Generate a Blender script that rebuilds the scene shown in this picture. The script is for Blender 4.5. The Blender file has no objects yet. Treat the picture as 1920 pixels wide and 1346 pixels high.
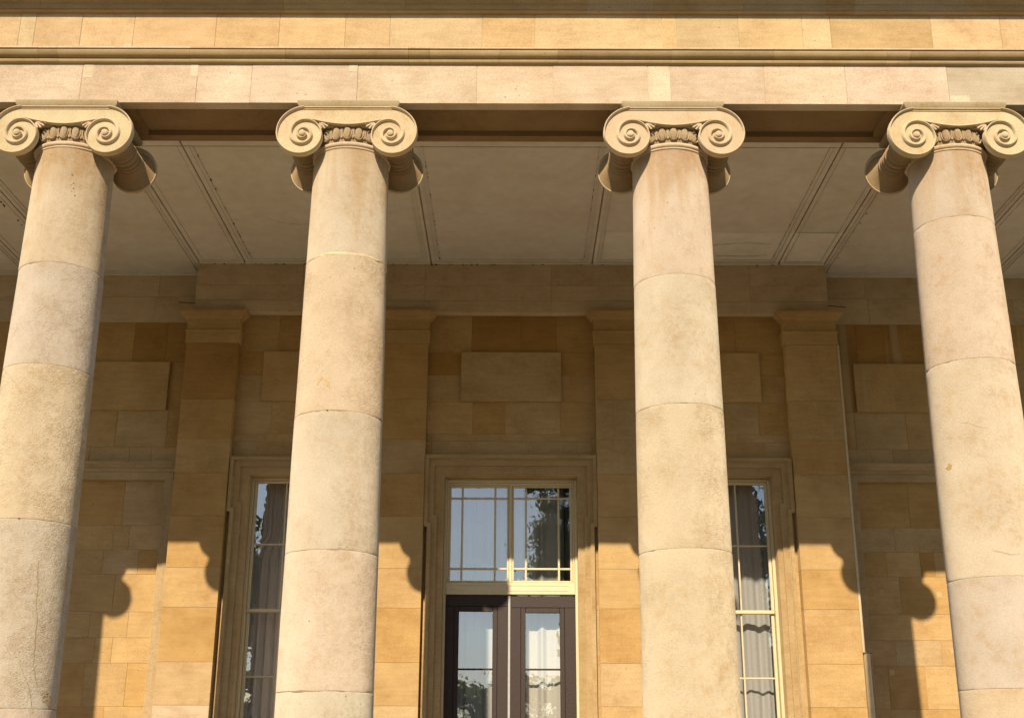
import bpy, math, random
from mathutils import Vector, Matrix
R = random.Random(7)
S = bpy.context.scene
C = S.collection

# ------------------------------------------------------------------ camera
cam_d = bpy.data.cameras.new('camera'); cam = bpy.data.objects.new('camera', cam_d); C.objects.link(cam)
cam_d.sensor_fit = 'HORIZONTAL'; cam_d.sensor_width = 36.0; cam_d.lens = 36.0 * 2263.75 / 1920.0
cam_d.clip_start = 0.1; cam_d.clip_end = 2000
PITCH, YAW, ROLL = math.radians(18.3318), math.radians(-0.1254), math.radians(-0.2158)
fwd_h = Vector((math.sin(YAW), math.cos(YAW), 0)); rt = Vector((math.cos(YAW), -math.sin(YAW), 0))
fwd = fwd_h * math.cos(PITCH) + Vector((0, 0, 1)) * math.sin(PITCH)
up = -fwd_h * math.sin(PITCH) + Vector((0, 0, 1)) * math.cos(PITCH)
r2 = rt * math.cos(ROLL) - up * math.sin(ROLL); u2 = rt * math.sin(ROLL) + up * math.cos(ROLL)
M = Matrix.Identity(4)
for i in range(3):
    M[i][0], M[i][1], M[i][2] = r2[i], u2[i], -fwd[i]
M[0][3], M[1][3], M[2][3] = 0.0441, -10.1914, 1.6132
cam.matrix_world = M
S.camera = cam

# ------------------------------------------------------------------ sky, sun, exposure
SUN_AZ, SUN_EL = math.radians(7.9), math.radians(28.4)
w = bpy.data.worlds.new('World'); S.world = w; w.use_nodes = True
nt = w.node_tree; nt.nodes.clear()
sky = nt.nodes.new('ShaderNodeTexSky'); sky.sky_type = 'NISHITA'; sky.sun_disc = False
sky.sun_elevation = SUN_EL; sky.sun_rotation = math.pi + SUN_AZ
sky.dust_density = 0.4; sky.air_density = 1.0; sky.ozone_density = 2.5
tc = nt.nodes.new('ShaderNodeTexCoord'); mp = nt.nodes.new('ShaderNodeMapping'); mp.inputs['Scale'].default_value = (2.2, 2.2, 7.0)
cn = nt.nodes.new('ShaderNodeTexNoise'); cn.inputs['Scale'].default_value = 1.6; cn.inputs['Detail'].default_value = 7; cn.inputs['Roughness'].default_value = 0.6
cr = nt.nodes.new('ShaderNodeValToRGB'); cr.color_ramp.elements[0].position = 0.52; cr.color_ramp.elements[1].position = 0.80
cr.color_ramp.elements[1].color = (0.75, 0.75, 0.75, 1)
mx = nt.nodes.new('ShaderNodeMix'); mx.data_type = 'RGBA'; mx.inputs['B'].default_value = (7.0, 7.6, 8.6, 1)
bg = nt.nodes.new('ShaderNodeBackground'); bg.inputs['Strength'].default_value = 0.09
wo = nt.nodes.new('ShaderNodeOutputWorld')
L = nt.links.new
L(tc.outputs['Generated'], mp.inputs['Vector']); L(mp.outputs['Vector'], cn.inputs['Vector']); L(cn.outputs['Fac'], cr.inputs['Fac'])
L(cr.outputs['Color'], mx.inputs['Factor']); L(sky.outputs['Color'], mx.inputs['A']); L(mx.outputs['Result'], bg.inputs['Color']); L(bg.outputs[0], wo.inputs[0])
sd = bpy.data.lights.new('sun', 'SUN'); sd.energy = 4.6; sd.angle = math.radians(0.55); sd.color = (1.0, 0.85, 0.64)
so = bpy.data.objects.new('sun', sd); C.objects.link(so)
to_sun = Vector((-math.sin(SUN_AZ) * math.cos(SUN_EL), -math.cos(SUN_AZ) * math.cos(SUN_EL), math.sin(SUN_EL)))
so.rotation_euler = (-to_sun).to_track_quat('-Z', 'Y').to_euler(); so.location = (-5, -30, 25)
S.view_settings.view_transform = 'Standard'; S.view_settings.look = 'None'
S.view_settings.gamma = 1.0; S.view_settings.use_curve_mapping = False
S.view_settings.exposure = 0.68

# ------------------------------------------------------------------ materials
def new_mat(name):
    m = bpy.data.materials.new(name); m.use_nodes = True
    t = m.node_tree; b = t.nodes['Principled BSDF']
    return m, t, b
def N(t, typ, **kw):
    n = t.nodes.new(typ)
    for k, v in kw.items():
        if k in n.inputs: n.inputs[k].default_value = v
        else: setattr(n, k, v)
    return n
def ramp(t, src, p0, c0, p1, c1):
    r = t.nodes.new('ShaderNodeValToRGB'); e = r.color_ramp.elements
    e[0].position = p0; e[0].color = (*c0, 1) if len(c0) == 3 else c0
    e[1].position = p1; e[1].color = (*c1, 1) if len(c1) == 3 else c1
    t.links.new(src, r.inputs['Fac']); return r
def mixc(t, fac, a, b, mode='MIX'):
    m = t.nodes.new('ShaderNodeMix'); m.data_type = 'RGBA'; m.blend_type = mode
    for s, v in ((m.inputs['Factor'], fac), (m.inputs['A'], a), (m.inputs['B'], b)):
        if hasattr(v, 'links'): t.links.new(v, s)
        else: s.default_value = v if not isinstance(v, tuple) or len(v) == 4 else (*v, 1)
    return m.outputs['Result']
def math_n(t, op, a, b):
    m = t.nodes.new('ShaderNodeMath'); m.operation = op
    for s, v in zip(m.inputs, (a, b)):
        if hasattr(v, 'links'): t.links.new(v, s)
        else: s.default_value = v
    return m.outputs[0]

def stone_material(name, stain=(0.55, 0.40, 0.22), stain_amt=0.45, bed=0.25, bump=0.5, rough=0.85, grain=1.0, shaft=False, streak=False):
    """object colour x mottling, bedding streaks, ochre stain, pits; alpha of the object colour = how coarse the tooling is"""
    m, t, b = new_mat(name); k = t.links.new
    g = N(t, 'ShaderNodeNewGeometry'); oi = N(t, 'ShaderNodeObjectInfo')
    sc = N(t, 'ShaderNodeVectorMath', operation='SCALE')
    comb = N(t, 'ShaderNodeCombineXYZ')
    for i in range(3): k(oi.outputs['Random'], comb.inputs[i])
    k(comb.outputs[0], sc.inputs[0]); sc.inputs['Scale'].default_value = 53.0
    ad = N(t, 'ShaderNodeVectorMath', operation='ADD'); k(g.outputs['Position'], ad.inputs[0]); k(sc.outputs[0], ad.inputs[1])
    P = ad.outputs[0]
    n1 = N(t, 'ShaderNodeTexNoise', Scale=2.1, Detail=3.0, Roughness=0.62); k(P, n1.inputs['Vector'])
    n2 = N(t, 'ShaderNodeTexNoise', Scale=13.0, Detail=3.0, Roughness=0.65); k(P, n2.inputs['Vector'])
    n3 = N(t, 'ShaderNodeTexNoise', Scale=85.0, Detail=2.0, Roughness=0.7); k(P, n3.inputs['Vector'])
    col = oi.outputs['Color']
    v1 = ramp(t, n1.outputs['Fac'], 0.30, (0.93, 0.92, 0.90) if shaft else (0.88, 0.86, 0.82), 0.68, (1.05, 1.06, 1.07)).outputs[0]
    col = mixc(t, 1.0, col, v1, 'MULTIPLY')
    if bed > 0.12:   # sedimentary bedding: noise squeezed into thin tilted layers
        mpn = N(t, 'ShaderNodeMapping'); mpn.inputs['Scale'].default_value = (1.6, 1.6, 11.0)
        rotc = N(t, 'ShaderNodeCombineXYZ'); k(math_n(t, 'MULTIPLY', math_n(t, 'SUBTRACT', oi.outputs['Random'], 0.5), 1.6), rotc.inputs[1]); k(rotc.outputs[0], mpn.inputs['Rotation'])
        k(P, mpn.inputs['Vector'])
        n4 = N(t, 'ShaderNodeTexNoise', Scale=2.0, Detail=3.0, Roughness=0.6, Distortion=0.4); k(mpn.outputs[0], n4.inputs['Vector'])
        v4 = ramp(t, n4.outputs['Fac'], 0.30, (0.83, 0.79, 0.72), 0.68, (1.06, 1.06, 1.05)).outputs[0]
        col = mixc(t, bed, col, mixc(t, 1.0, col, v4, 'MULTIPLY'))
    sm = ramp(t, n2.outputs['Fac'], 0.46, (0, 0, 0), 0.70, (1, 1, 1)).outputs[0]
    sm2 = ramp(t, n1.outputs['Fac'], 0.36, (1, 1, 1), 0.56, (0, 0, 0)).outputs[0]
    col = mixc(t, math_n(t, 'MULTIPLY', math_n(t, 'MULTIPLY', sm, sm2), stain_amt), col, mixc(t, 1.0, col, tuple(min(1, c * 1.45) for c in stain), 'MULTIPLY'))
    v3 = ramp(t, n3.outputs['Fac'], 0.30, (0.90, 0.885, 0.865) if shaft else (0.84, 0.82, 0.80), 0.70, (1.07, 1.07, 1.07) if shaft else (1.12, 1.12, 1.12)).outputs[0]
    col = mixc(t, grain, col, mixc(t, 1.0, col, v3, 'MULTIPLY'))
    h = math_n(t, 'MULTIPLY', n3.outputs['Fac'], 0.22)
    if shaft:
        # short dents left by the chisel, deeper on the coarse drums; grey weather patches
        mp2 = N(t, 'ShaderNodeMapping'); mp2.inputs['Scale'].default_value = (1, 1, 1.7); k(P, mp2.inputs['Vector'])
        n7 = N(t, 'ShaderNodeTexNoise', Scale=64.0, Detail=2.0, Roughness=0.6); k(mp2.outputs[0], n7.inputs['Vector'])
        n8 = N(t, 'ShaderNodeTexNoise', Scale=3.0, Detail=4.0, Roughness=0.70); k(P, n8.inputs['Vector'])
        patch = ramp(t, n8.outputs['Fac'], 0.40, (0.25, 0.25, 0.25), 0.62, (1, 1, 1)).outputs[0]
        dent = ramp(t, n7.outputs['Fac'], 0.28, (0, 0, 0), 0.50, (1, 1, 1)).outputs[0]
        co = math_n(t, 'MULTIPLY', oi.outputs['Alpha'], patch)
        h = math_n(t, 'ADD', h, math_n(t, 'MULTIPLY', math_n(t, 'MULTIPLY', dent, 0.75), co))
        inv = math_n(t, 'MULTIPLY', math_n(t, 'SUBTRACT', 1.0, dent), math_n(t, 'MULTIPLY', co, 0.20))
        col = mixc(t, inv, col, mixc(t, 1.0, col, (0.80, 0.70, 0.52), 'MULTIPLY'))
        # weathered side: fine grey-brown mottling, patchy, mostly on the flank away from the morning rain shelter
        sn = N(t, 'ShaderNodeSeparateXYZ'); k(g.outputs['Normal'], sn.inputs[0])
        wm = math_n(t, 'ADD', n8.outputs['Fac'], math_n(t, 'MULTIPLY', sn.outputs['X'], 0.16))
        gp = ramp(t, wm, 0.46, (0, 0, 0), 0.68, (1, 1, 1)).outputs[0]
        n11 = N(t, 'ShaderNodeTexNoise', Scale=24.0, Detail=4.0, Roughness=0.7); k(P, n11.inputs['Vector'])
        sp = ramp(t, n11.outputs['Fac'], 0.40, (0.25, 0.25, 0.25), 0.62, (1, 1, 1)).outputs[0]
        col = mixc(t, math_n(t, 'MULTIPLY', math_n(t, 'MULTIPLY', gp, sp), 0.85), col, mixc(t, 1.0, col, (0.84, 0.785, 0.71), 'MULTIPLY'))
        # rust-brown run-off below the capital
        sx_ = N(t, 'ShaderNodeSeparateXYZ'); k(g.outputs['Position'], sx_.inputs[0])
        mr = N(t, 'ShaderNodeMapRange'); mr.inputs['From Min'].default_value = 5.95; mr.inputs['From Max'].default_value = 6.9; k(sx_.outputs['Z'], mr.inputs['Value'])
        mp3 = N(t, 'ShaderNodeMapping'); mp3.inputs['Scale'].default_value = (6, 6, 0.7); k(P, mp3.inputs['Vector'])
        n9 = N(t, 'ShaderNodeTexNoise', Scale=1.0, Detail=3.0, Roughness=0.6); k(mp3.outputs[0], n9.inputs['Vector'])
        st = ramp(t, math_n(t, 'ADD', math_n(t, 'MULTIPLY', mr.outputs[0], 0.42), n9.outputs['Fac']), 0.66, (0, 0, 0), 0.98, (1, 1, 1)).outputs[0]
        col = mixc(t, math_n(t, 'MULTIPLY', st, 0.62), col, mixc(t, 1.0, col, (0.80, 0.62, 0.38), 'MULTIPLY'))
    # small dark pits, clustered
    vo = N(t, 'ShaderNodeTexVoronoi', Scale=13.0); k(P, vo.inputs['Vector'])
    pit = ramp(t, vo.outputs['Distance'], 0.05, (1, 1, 1), 0.15, (0, 0, 0)).outputs[0]
    pm = ramp(t, n1.outputs['Fac'], 0.57, (0, 0, 0), 0.66, (1, 1, 1)).outputs[0]
    col = mixc(t, math_n(t, 'MULTIPLY', math_n(t, 'MULTIPLY', pit, pm), 0.75), col, mixc(t, 1.0, col, (0.42, 0.33, 0.20), 'MULTIPLY'))
    if streak:   # pale lime run-off in vertical streaks
        mp5 = N(t, 'ShaderNodeMapping'); mp5.inputs['Scale'].default_value = (7.0, 7.0, 0.35); k(g.outputs['Position'], mp5.inputs['Vector'])
        n10 = N(t, 'ShaderNodeTexNoise', Scale=1.0, Detail=3.0, Roughness=0.6); k(mp5.outputs[0], n10.inputs['Vector'])
        col = mixc(t, math_n(t, 'MULTIPLY', ramp(t, n10.outputs['Fac'], 0.55, (0, 0, 0), 0.66, (1, 1, 1)).outputs[0], 0.5), col, (0.50, 0.41, 0.27))
    k(col, b.inputs['Base Color']); b.inputs['Roughness'].default_value = rough
    b.inputs['Specular IOR Level'].default_value = 0.2
    if 'Diffuse Roughness' in b.inputs: b.inputs['Diffuse Roughness'].default_value = 0.9
    bp = N(t, 'ShaderNodeBump', Strength=bump, Distance=0.012); k(h, bp.inputs['Height']); k(bp.outputs[0], b.inputs['Normal'])
    return m

def plain_material(name, col, rough=0.6, nscale=30.0, namt=0.12, bump=0.1, spec=0.3, bdist=0.003, stain=0.0):
    m, t, b = new_mat(name); k = t.links.new
    g = N(t, 'ShaderNodeNewGeometry')
    n = N(t, 'ShaderNodeTexNoise', Scale=nscale, Detail=5.0, Roughness=0.6); k(g.outputs['Position'], n.inputs['Vector'])
    v = ramp(t, n.outputs['Fac'], 0.3, (1 - namt,) * 3, 0.7, (1 + namt,) * 3).outputs[0]
    oi = N(t, 'ShaderNodeObjectInfo')
    c = mixc(t, 1.0, (*col, 1), oi.outputs['Color'], 'MULTIPLY')
    c = mixc(t, 1.0, c, v, 'MULTIPLY')
    if stain:
        n2 = N(t, 'ShaderNodeTexNoise', Scale=1.4, Detail=5.0, Roughness=0.62); k(g.outputs['Position'], n2.inputs['Vector'])
        s2 = ramp(t, n2.outputs['Fac'], 0.42, (0, 0, 0), 0.7, (1, 1, 1)).outputs[0]
        c = mixc(t, math_n(t, 'MULTIPLY', s2, stain), c, mixc(t, 1.0, c, (0.78, 0.66, 0.55), 'MULTIPLY'))
    k(c, b.inputs['Base Color']); b.inputs['Roughness'].default_value = rough; b.inputs['Specular IOR Level'].default_value = spec
    bp = N(t, 'ShaderNodeBump', Strength=bump, Distance=bdist); k(n.outputs['Fac'], bp.inputs['Height']); k(bp.outputs[0], b.inputs['Normal'])
    return m

M_STONE = stone_material('ashlar_stone', bed=0.5, bump=0.3, stain_amt=0.35)
M_STREAK = stone_material('streaked_stone', bed=0.4, bump=0.3, stain_amt=0.3, streak=True)
M_SHAFT = stone_material('shaft_stone', stain=(0.62, 0.50, 0.33), stain_amt=0.55, bed=0.1, bump=0.75, grain=1.0, shaft=True)
M_CARVE = stone_material('carved_stone', stain=(0.6, 0.42, 0.22), stain_amt=0.5, bed=0.1, bump=0.3)
M_LIME = plain_material('lime_mortar', (0.46, 0.38, 0.26), 0.95, 40, 0.2, 0.3)
M_MORTAR = plain_material('mortar', (0.40, 0.285, 0.14), 0.95, 40, 0.2, 0.3)
M_CEIL = plain_material('ceiling_plaster', (0.60, 0.585, 0.55), 0.85, 6.0, 0.07, 0.15, 0.15, 0.004, stain=0.35)
M_CREAM = plain_material('cream_paint', (0.53, 0.44, 0.265), 0.42, 25, 0.06, 0.15, 0.4)
M_DOOR = plain_material('dark_door_paint', (0.031, 0.019, 0.015), 0.5, 45, 0.15, 0.5, 0.22, 0.006)
M_CURT = plain_material('curtain_cloth', (0.50, 0.475, 0.45), 0.9, 60, 0.06, 0.1, 0.1)
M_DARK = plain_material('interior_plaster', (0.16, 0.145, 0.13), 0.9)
M_IRON = plain_material('iron', (0.03, 0.025, 0.02), 0.6)
M_PIPE = plain_material('pale_painted_pipe', (0.52, 0.40, 0.24), 0.5, 14, 0.1)
M_STRIP = plain_material('white_metal_strip', (0.33, 0.32, 0.31), 0.35, 20, 0.08)
M_PAVE = stone_material('paving_stone', bed=0.1, bump=0.4)
M_LAWN = plain_material('lawn_grass', (0.125, 0.125, 0.045), 0.95, 3.0, 0.35, 0.6, 0.1, 0.03)
M_LEAF = plain_material('leaf', (0.10, 0.12, 0.055), 0.7, 2.0, 0.4, 0.0, 0.2)
lt = M_LEAF.node_tree; lb = lt.nodes['Principled BSDF']; lo = [n for n in lt.nodes if n.type == 'OUTPUT_MATERIAL'][0]
ltr = lt.nodes.new('ShaderNodeBsdfTranslucent'); ltr.inputs['Color'].default_value = (0.20, 0.24, 0.08, 1); lms = lt.nodes.new('ShaderNodeMixShader'); lms.inputs[0].default_value = 0.45
lt.links.new(lb.outputs[0], lms.inputs[1]); lt.links.new(ltr.outputs[0], lms.inputs[2]); lt.links.new(lms.outputs[0], lo.inputs['Surface'])
M_BARK = plain_material('bark', (0.10, 0.07, 0.045), 0.9, 12, 0.35, 0.8, 0.1, 0.02)

def glass_material():
    m, t, b = new_mat('old_window_glass'); k = t.links.new; t.nodes.remove(b)
    out = [n for n in t.nodes if n.type == 'OUTPUT_MATERIAL'][0]
    g = N(t, 'ShaderNodeNewGeometry'); oi = N(t, 'ShaderNodeObjectInfo')
    ad = N(t, 'ShaderNodeVectorMath', operation='ADD'); k(g.outputs['Position'], ad.inputs[0]); k(oi.outputs['Random'], ad.inputs[1])
    n = N(t, 'ShaderNodeTexNoise', Scale=3.2, Detail=2.0, Roughness=0.5); k(ad.outputs[0], n.inputs['Vector'])
    n2 = N(t, 'ShaderNodeTexNoise', Scale=14.0, Detail=1.0); k(ad.outputs[0], n2.inputs['Vector'])
    h = math_n(t, 'ADD', n.outputs['Fac'], math_n(t, 'MULTIPLY', n2.outputs['Fac'], 0.22))
    bp = N(t, 'ShaderNodeBump', Strength=0.10, Distance=0.010); k(h, bp.inputs['Height'])
    gl = N(t, 'ShaderNodeBsdfGlossy', Roughness=0.01); gl.inputs['Color'].default_value = (0.95, 0.97, 1, 1); k(bp.outputs[0], gl.inputs['Normal'])
    tr = N(t, 'ShaderNodeBsdfTransparent'); tr.inputs['Color'].default_value = (0.90, 0.92, 0.91, 1)
    fr = N(t, 'ShaderNodeFresnel', IOR=1.52)
    fac = math_n(t, 'ADD', math_n(t, 'MULTIPLY', fr.outputs[0], 2.6), 0.10)
    ms = N(t, 'ShaderNodeMixShader'); k(fac, ms.inputs[0]); k(tr.outputs[0], ms.inputs[1]); k(gl.outputs[0], ms.inputs[2])
    k(ms.outputs[0], out.inputs['Surface'])
    return m
M_GLASS = glass_material()

# ------------------------------------------------------------------ helpers
def root_of(o):
    while o.parent: o = o.parent
    return o
def add(name, mesh, parent=None, color=None):
    o = bpy.data.objects.new(name, mesh); C.objects.link(o)
    if parent: o.parent = parent
    if color: o.color = color
    return o
def mesh_from(name, V, F, mat, off=(0, 0, 0), smooth=False, sharp=None):
    me = bpy.data.meshes.new(name)
    me.from_pydata([(x - off[0], y - off[1], z - off[2]) for x, y, z in V], [], F)
    me.materials.append(mat)
    if smooth:
        me.polygons.foreach_set('use_smooth', [True] * len(me.polygons))
        if sharp: me.set_sharp_from_angle(angle=math.radians(sharp))
    me.update(); return me
def make(name, V, F, mat, parent=None, color=None, smooth=False, sharp=None):
    """world-space verts; the object sits at its root's origin"""
    off = root_of(parent).location if parent else (0, 0, 0)
    return add(name, mesh_from(name, V, F, mat, off, smooth, sharp), parent, color)
def thing(name, label, cat, loc=(0, 0, 0), group=None):
    o = bpy.data.objects.new(name, None); C.objects.link(o); o.location = loc
    o.empty_display_size = 0.2; o['kind'] = 'thing'; o['label'] = label; o['category'] = cat
    if group: o['group'] = group
    return o
def tag(o, label, cat, group=None):
    o['kind'] = 'thing'; o['label'] = label; o['category'] = cat
    if group: o['group'] = group
    return o

class G:
    """collects verts/faces in world space"""
    def __init__(s): s.V = []; s.F = []
    def put(s, V, F):
        n = len(s.V); s.V += V; s.F += [tuple(i + n for i in f) for f in F]; return s
    def box(s, x0, x1, y0, y1, z0, z1):
        return s.put([(x0, y0, z0), (x1, y0, z0), (x1, y1, z0), (x0, y1, z0), (x0, y0, z1), (x1, y0, z1), (x1, y1, z1), (x0, y1, z1)],
                     [(0, 3, 2, 1), (4, 5, 6, 7), (0, 1, 5, 4), (1, 2, 6, 5), (2, 3, 7, 6), (3, 0, 4, 7)])
    def bbox(s, x0, x1, y0, y1, z0, z1, b=0.004):
        """box with chamfered edges on its front (y0) face"""
        v = [(x0, y1, z0), (x1, y1, z0), (x1, y1, z1), (x0, y1, z1),
             (x0, y0 + b, z0), (x1, y0 + b, z0), (x1, y0 + b, z1), (x0, y0 + b, z1),
             (x0 + b, y0, z0 + b), (x1 - b, y0, z0 + b), (x1 - b, y0, z1 - b), (x0 + b, y0, z1 - b)]
        f = [(8, 9, 10, 11), (4, 5, 9, 8), (5, 6, 10, 9), (6, 7, 11, 10), (7, 4, 8, 11),
             (0, 1, 5, 4), (1, 2, 6, 5), (2, 3, 7, 6), (3, 0, 4, 7), (0, 3, 2, 1)]
        return s.put(v, f)
    def prism_xz(s, poly, y0, y1):
        """polygon in XZ (counter-clockwise seen from -Y) extruded y0 (front) .. y1"""
        n = len(poly)
        V = [(x, y0, z) for x, z in poly] + [(x, y1, z) for x, z in poly]
        from mathutils.geometry import tessellate_polygon
        tris = tessellate_polygon([[Vector((x, z, 0)) for x, z in poly]])
        F = []
        for a, b, c in tris:
            ar = (poly[b][0] - poly[a][0]) * (poly[c][1] - poly[a][1]) - (poly[b][1] - poly[a][1]) * (poly[c][0] - poly[a][0])
            if ar < 0: b, c = c, b
            F.append((a, b, c)); F.append((a + n, c + n, b + n))
        for i in range(n):
            j = (i + 1) % n; F.append((i, i + n, j + n, j))
        return s.put(V, F)
    def lathe(s, cx, cy, prof, seg=48, cap=True):
        """profile [(r,z)] about a vertical axis, bottom to top"""
        V = []; F = []
        for r, z in prof:
            for i in range(seg):
                a = 2 * math.pi * i / seg; V.append((cx + r * math.cos(a), cy + r * math.sin(a), z))
        for j in range(len(prof) - 1):
            for i in range(seg):
                k = (i + 1) % seg; F.append((j * seg + i, j * seg + k, (j + 1) * seg + k, (j + 1) * seg + i))
        if cap:
            F.append(tuple(reversed(range(seg)))); F.append(tuple((len(prof) - 1) * seg + i for i in range(seg)))
        return s.put(V, F)
    def lathe_y(s, cx, cz, prof, seg=32):
        """profile [(r,y)] about an axis along Y"""
        V = []; F = []
        for r, y in prof:
            for i in range(seg):
                a = 2 * math.pi * i / seg; V.append((cx + r * math.cos(a), y, cz + r * math.sin(a)))
        for j in range(len(prof) - 1):
            for i in range(seg):
                k = (i + 1) % seg; F.append((j * seg + i, (j + 1) * seg + i, (j + 1) * seg + k, j * seg + k))
        F.append(tuple(range(seg))); F.append(tuple(reversed([(len(prof) - 1) * seg + i for i in range(seg)])))
        return s.put(V, F)
    def build(s, name, mat, parent=None, color=None, smooth=False, sharp=None):
        return make(name, s.V, s.F, mat, parent, color, smooth, sharp)

def jit(c, a=0.06, coarse=None):
    k = 1 + R.uniform(-a, a)
    return (c[0] * k, c[1] * k * (1 + R.uniform(-a, a) * 0.25), c[2] * k * (1 + R.uniform(-a, a) * 0.5), coarse if coarse is not None else R.uniform(0.0, 0.25))
# natural colours of the stones (linear)
OCHRE = [(0.48, 0.315, 0.128), (0.472, 0.308, 0.122), (0.465, 0.30, 0.118)]
HONEY = [(0.50, 0.346, 0.162), (0.505, 0.352, 0.168)]
BEIGE = [(0.49, 0.358, 0.192), (0.49, 0.362, 0.20)]
PALE = [(0.60, 0.498, 0.385), (0.595, 0.492, 0.375), (0.605, 0.485, 0.355)]
FRZ = [(0.605, 0.465, 0.28), (0.605, 0.475, 0.30), (0.59, 0.445, 0.255)]
def wallcol(): 
    r = R.random()
    return jit(R.choice(OCHRE if r < 0.42 else HONEY if r < 0.76 else BEIGE), 0.07)

JG = 0.0014   # half joint
def block(parent, x0, x1, y0, y1, z0, z1, col, name='stone_block', b=0.0025, mat=None):
    dy = R.uniform(-0.0015, 0.0015)
    return G().bbox(x0 + JG, x1 - JG, y0 + dy, y1, z0 + JG, z1 - JG, b).build(name, mat or M_STONE, parent, col)

# ------------------------------------------------------------------ dimensions
COLX = [-6.50, -4.083, -1.49, 1.49, 4.083, 6.676]
FLOOR = 0.66
ZA = 7.368           # architrave underside
YA = -0.33           # architrave face
YW = 5.378           # pilaster and band face
YB = 5.528           # wall between pilasters
YR = 5.829           # set-back side walls
YF = 5.68            # window frames
ZC = 8.178           # ceiling
XE = 8.6             # half length built

# ------------------------------------------------------------------ setting: ground, terrace, floor, ceiling
def structure(o): o['kind'] = 'structure'; return o
structure(make('ground', [(-900, -900, 0), (900, -900, 0), (900, 900, 0), (-900, 900, 0)], [(0, 1, 2, 3)], M_LAWN))
structure(make('terrace_pavement', [(-30, -8.5, 0.006), (30, -8.5, 0.006), (30, 7, 0.006), (-30, 7, 0.006)], [(0, 1, 2, 3)], M_PAVE, color=(0.50, 0.425, 0.31, 0.2)))
g = G()
for i in range(4):
    g.box(-12 - 0.32 * (3 - i), 12 + 0.32 * (3 - i), -0.75 - 0.34 * (3 - i), 5.9, 0.01 + 0.165 * i if i else 0.0065, 0.165 * (i + 1) - (0.0 if i < 3 else 0.004))
structure(g.build('portico_floor', M_PAVE, color=(0.56, 0.475, 0.345, 0.15)))

ceiling = structure(G().box(-XE - 0.4, XE + 0.4, 0.40, 6.1, ZC + 0.03, ZC + 0.5).build('ceiling', M_CEIL, color=(0.75, 0.66, 0.52, 1)))
ribs = [-XE, -6.85, -6.243, -4.36, -3.72, -1.121, 1.121, 3.72, 4.36, 6.243, 6.85, XE]
GW = 0.010
def cbox(x0, x1, y0, y1, dz, name, col=(1, 1, 1, 1), top=0.03):
    return G().box(x0, x1, y0, y1, ZC - dz, ZC + top).build(name, M_CEIL, ceiling, col)
for i in range(len(ribs) - 1):
    a, b_ = ribs[i] + GW, ribs[i + 1] - GW
    yb = YR if abs((a + b_) / 2) > 4.36 else YW
    tone = R.uniform(0.94, 1.03); c = (tone, tone * R.uniform(0.98, 1.0), tone * R.uniform(0.96, 1.0), 1)
    if i in (6, 7):    # replastered strip at the back of the bays right of the centre
        ys = 4.33
        cbox(a, b_, 0.41, ys - 0.004, 0, 'ceiling_panel', c)
        cbox(a, b_, ys + 0.004, yb, -0.002, 'ceiling_panel', (1.13, 1.14, 1.15, 1))
        if i == 7: cbox(a + 0.02, b_ - 0.05, ys - 0.022, ys - 0.006, 0.012, 'bead', c, 0)
    else:
        cbox(a, b_, 0.41, yb, 0, 'ceiling_panel', c)
    # planted beads round the panel
    narrow = (b_ - a) < 0.9
    o1, o2 = 0.05, 0.095
    for s_, xx in ((1, a), (-1, b_)):
        big = not narrow
        for off, wd, dz in (((o1, 0.010, 0.008), (o2, 0.014, 0.014)) if big else ((0.055, 0.010, 0.008),)):
            x0 = xx + s_ * off
            cbox(min(x0, x0 + s_ * wd), max(x0, x0 + s_ * wd), 2.0, yb - (0.135 if off > 0.06 else 0.08), dz, 'bead', c, 0)
    ob = 0.135 if not narrow else 0.08
    inset = o2 if not narrow else 0.055
    cbox(a + inset, b_ - inset, yb - ob - 0.012, yb - ob, 0.012, 'bead', c, 0)
    if not narrow: cbox(a + o1, b_ - o1, yb - 0.08, yb - 0.07, 0.008, 'bead', c, 0)
    cbox(a, b_, 2.005, 2.016, 0.006, 'bead', (0.8, 0.72, 0.6, 1), 0)
    cbox(a, b_, yb - 0.045, yb - 0.002, 0.02, 'wall_moulding', (1.08, 1.05, 1.0, 1), 0)
# side faces of ceiling moulding at the returns handled by wall

# ------------------------------------------------------------------ entablature
ent = thing('entablature', 'sunlit honey stone beam with mouldings running across the tops of the columns', 'entablature', (0, YA, ZA))
def rows(xs, y0, y1, z0, z1, pal, special=None, name='stone_block', a=0.05):
    for i in range(len(xs) - 1):
        c = jit(R.choice(pal), a, R.uniform(0, 0.15))
        if special and i in special: c = special[i]
        block(ent, xs[i], xs[i + 1], y0, y1, z0, z1, c, name)
G().box(-XE, XE, -0.215, 0.39, 7.43, 8.9).build('beam_core', M_MORTAR, ent, (1, 1, 1, 1))
ax = [-XE, -7.1, -5.4, -4.001, -2.923, -2.416, -1.427, -0.315, 0.395, 1.279, 1.487, 2.361, 3.120, 4.068, 5.5, 7.0, XE]
rows(ax, YA, -0.21, ZA, 7.80, PALE, {9: (0.62, 0.535, 0.405, 0.0), 13: (0.49, 0.425, 0.325, 0.25)}, 'architrave_block')
fx = [-XE, -7.2, -6.0, -4.651, -4.505, -4.066, -3.567, -2.791, -2.191, -1.566, -1.143, -0.271, 0.228, 1.429, 1.565, 2.151, 2.756, 3.022, 3.974, 4.628, 6.1, 7.3, XE]
rows(fx, YA, -0.21, 7.90, 8.36, FRZ, {3: (0.58, 0.47, 0.30, 0.1), 14: (0.53, 0.41, 0.245, 0.3), 17: (0.52, 0.385, 0.205, 0.3), 11: (0.58, 0.425, 0.235, 0.2), 7: (0.58, 0.425, 0.235, 0.2)}, 'frieze_block')
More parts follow.
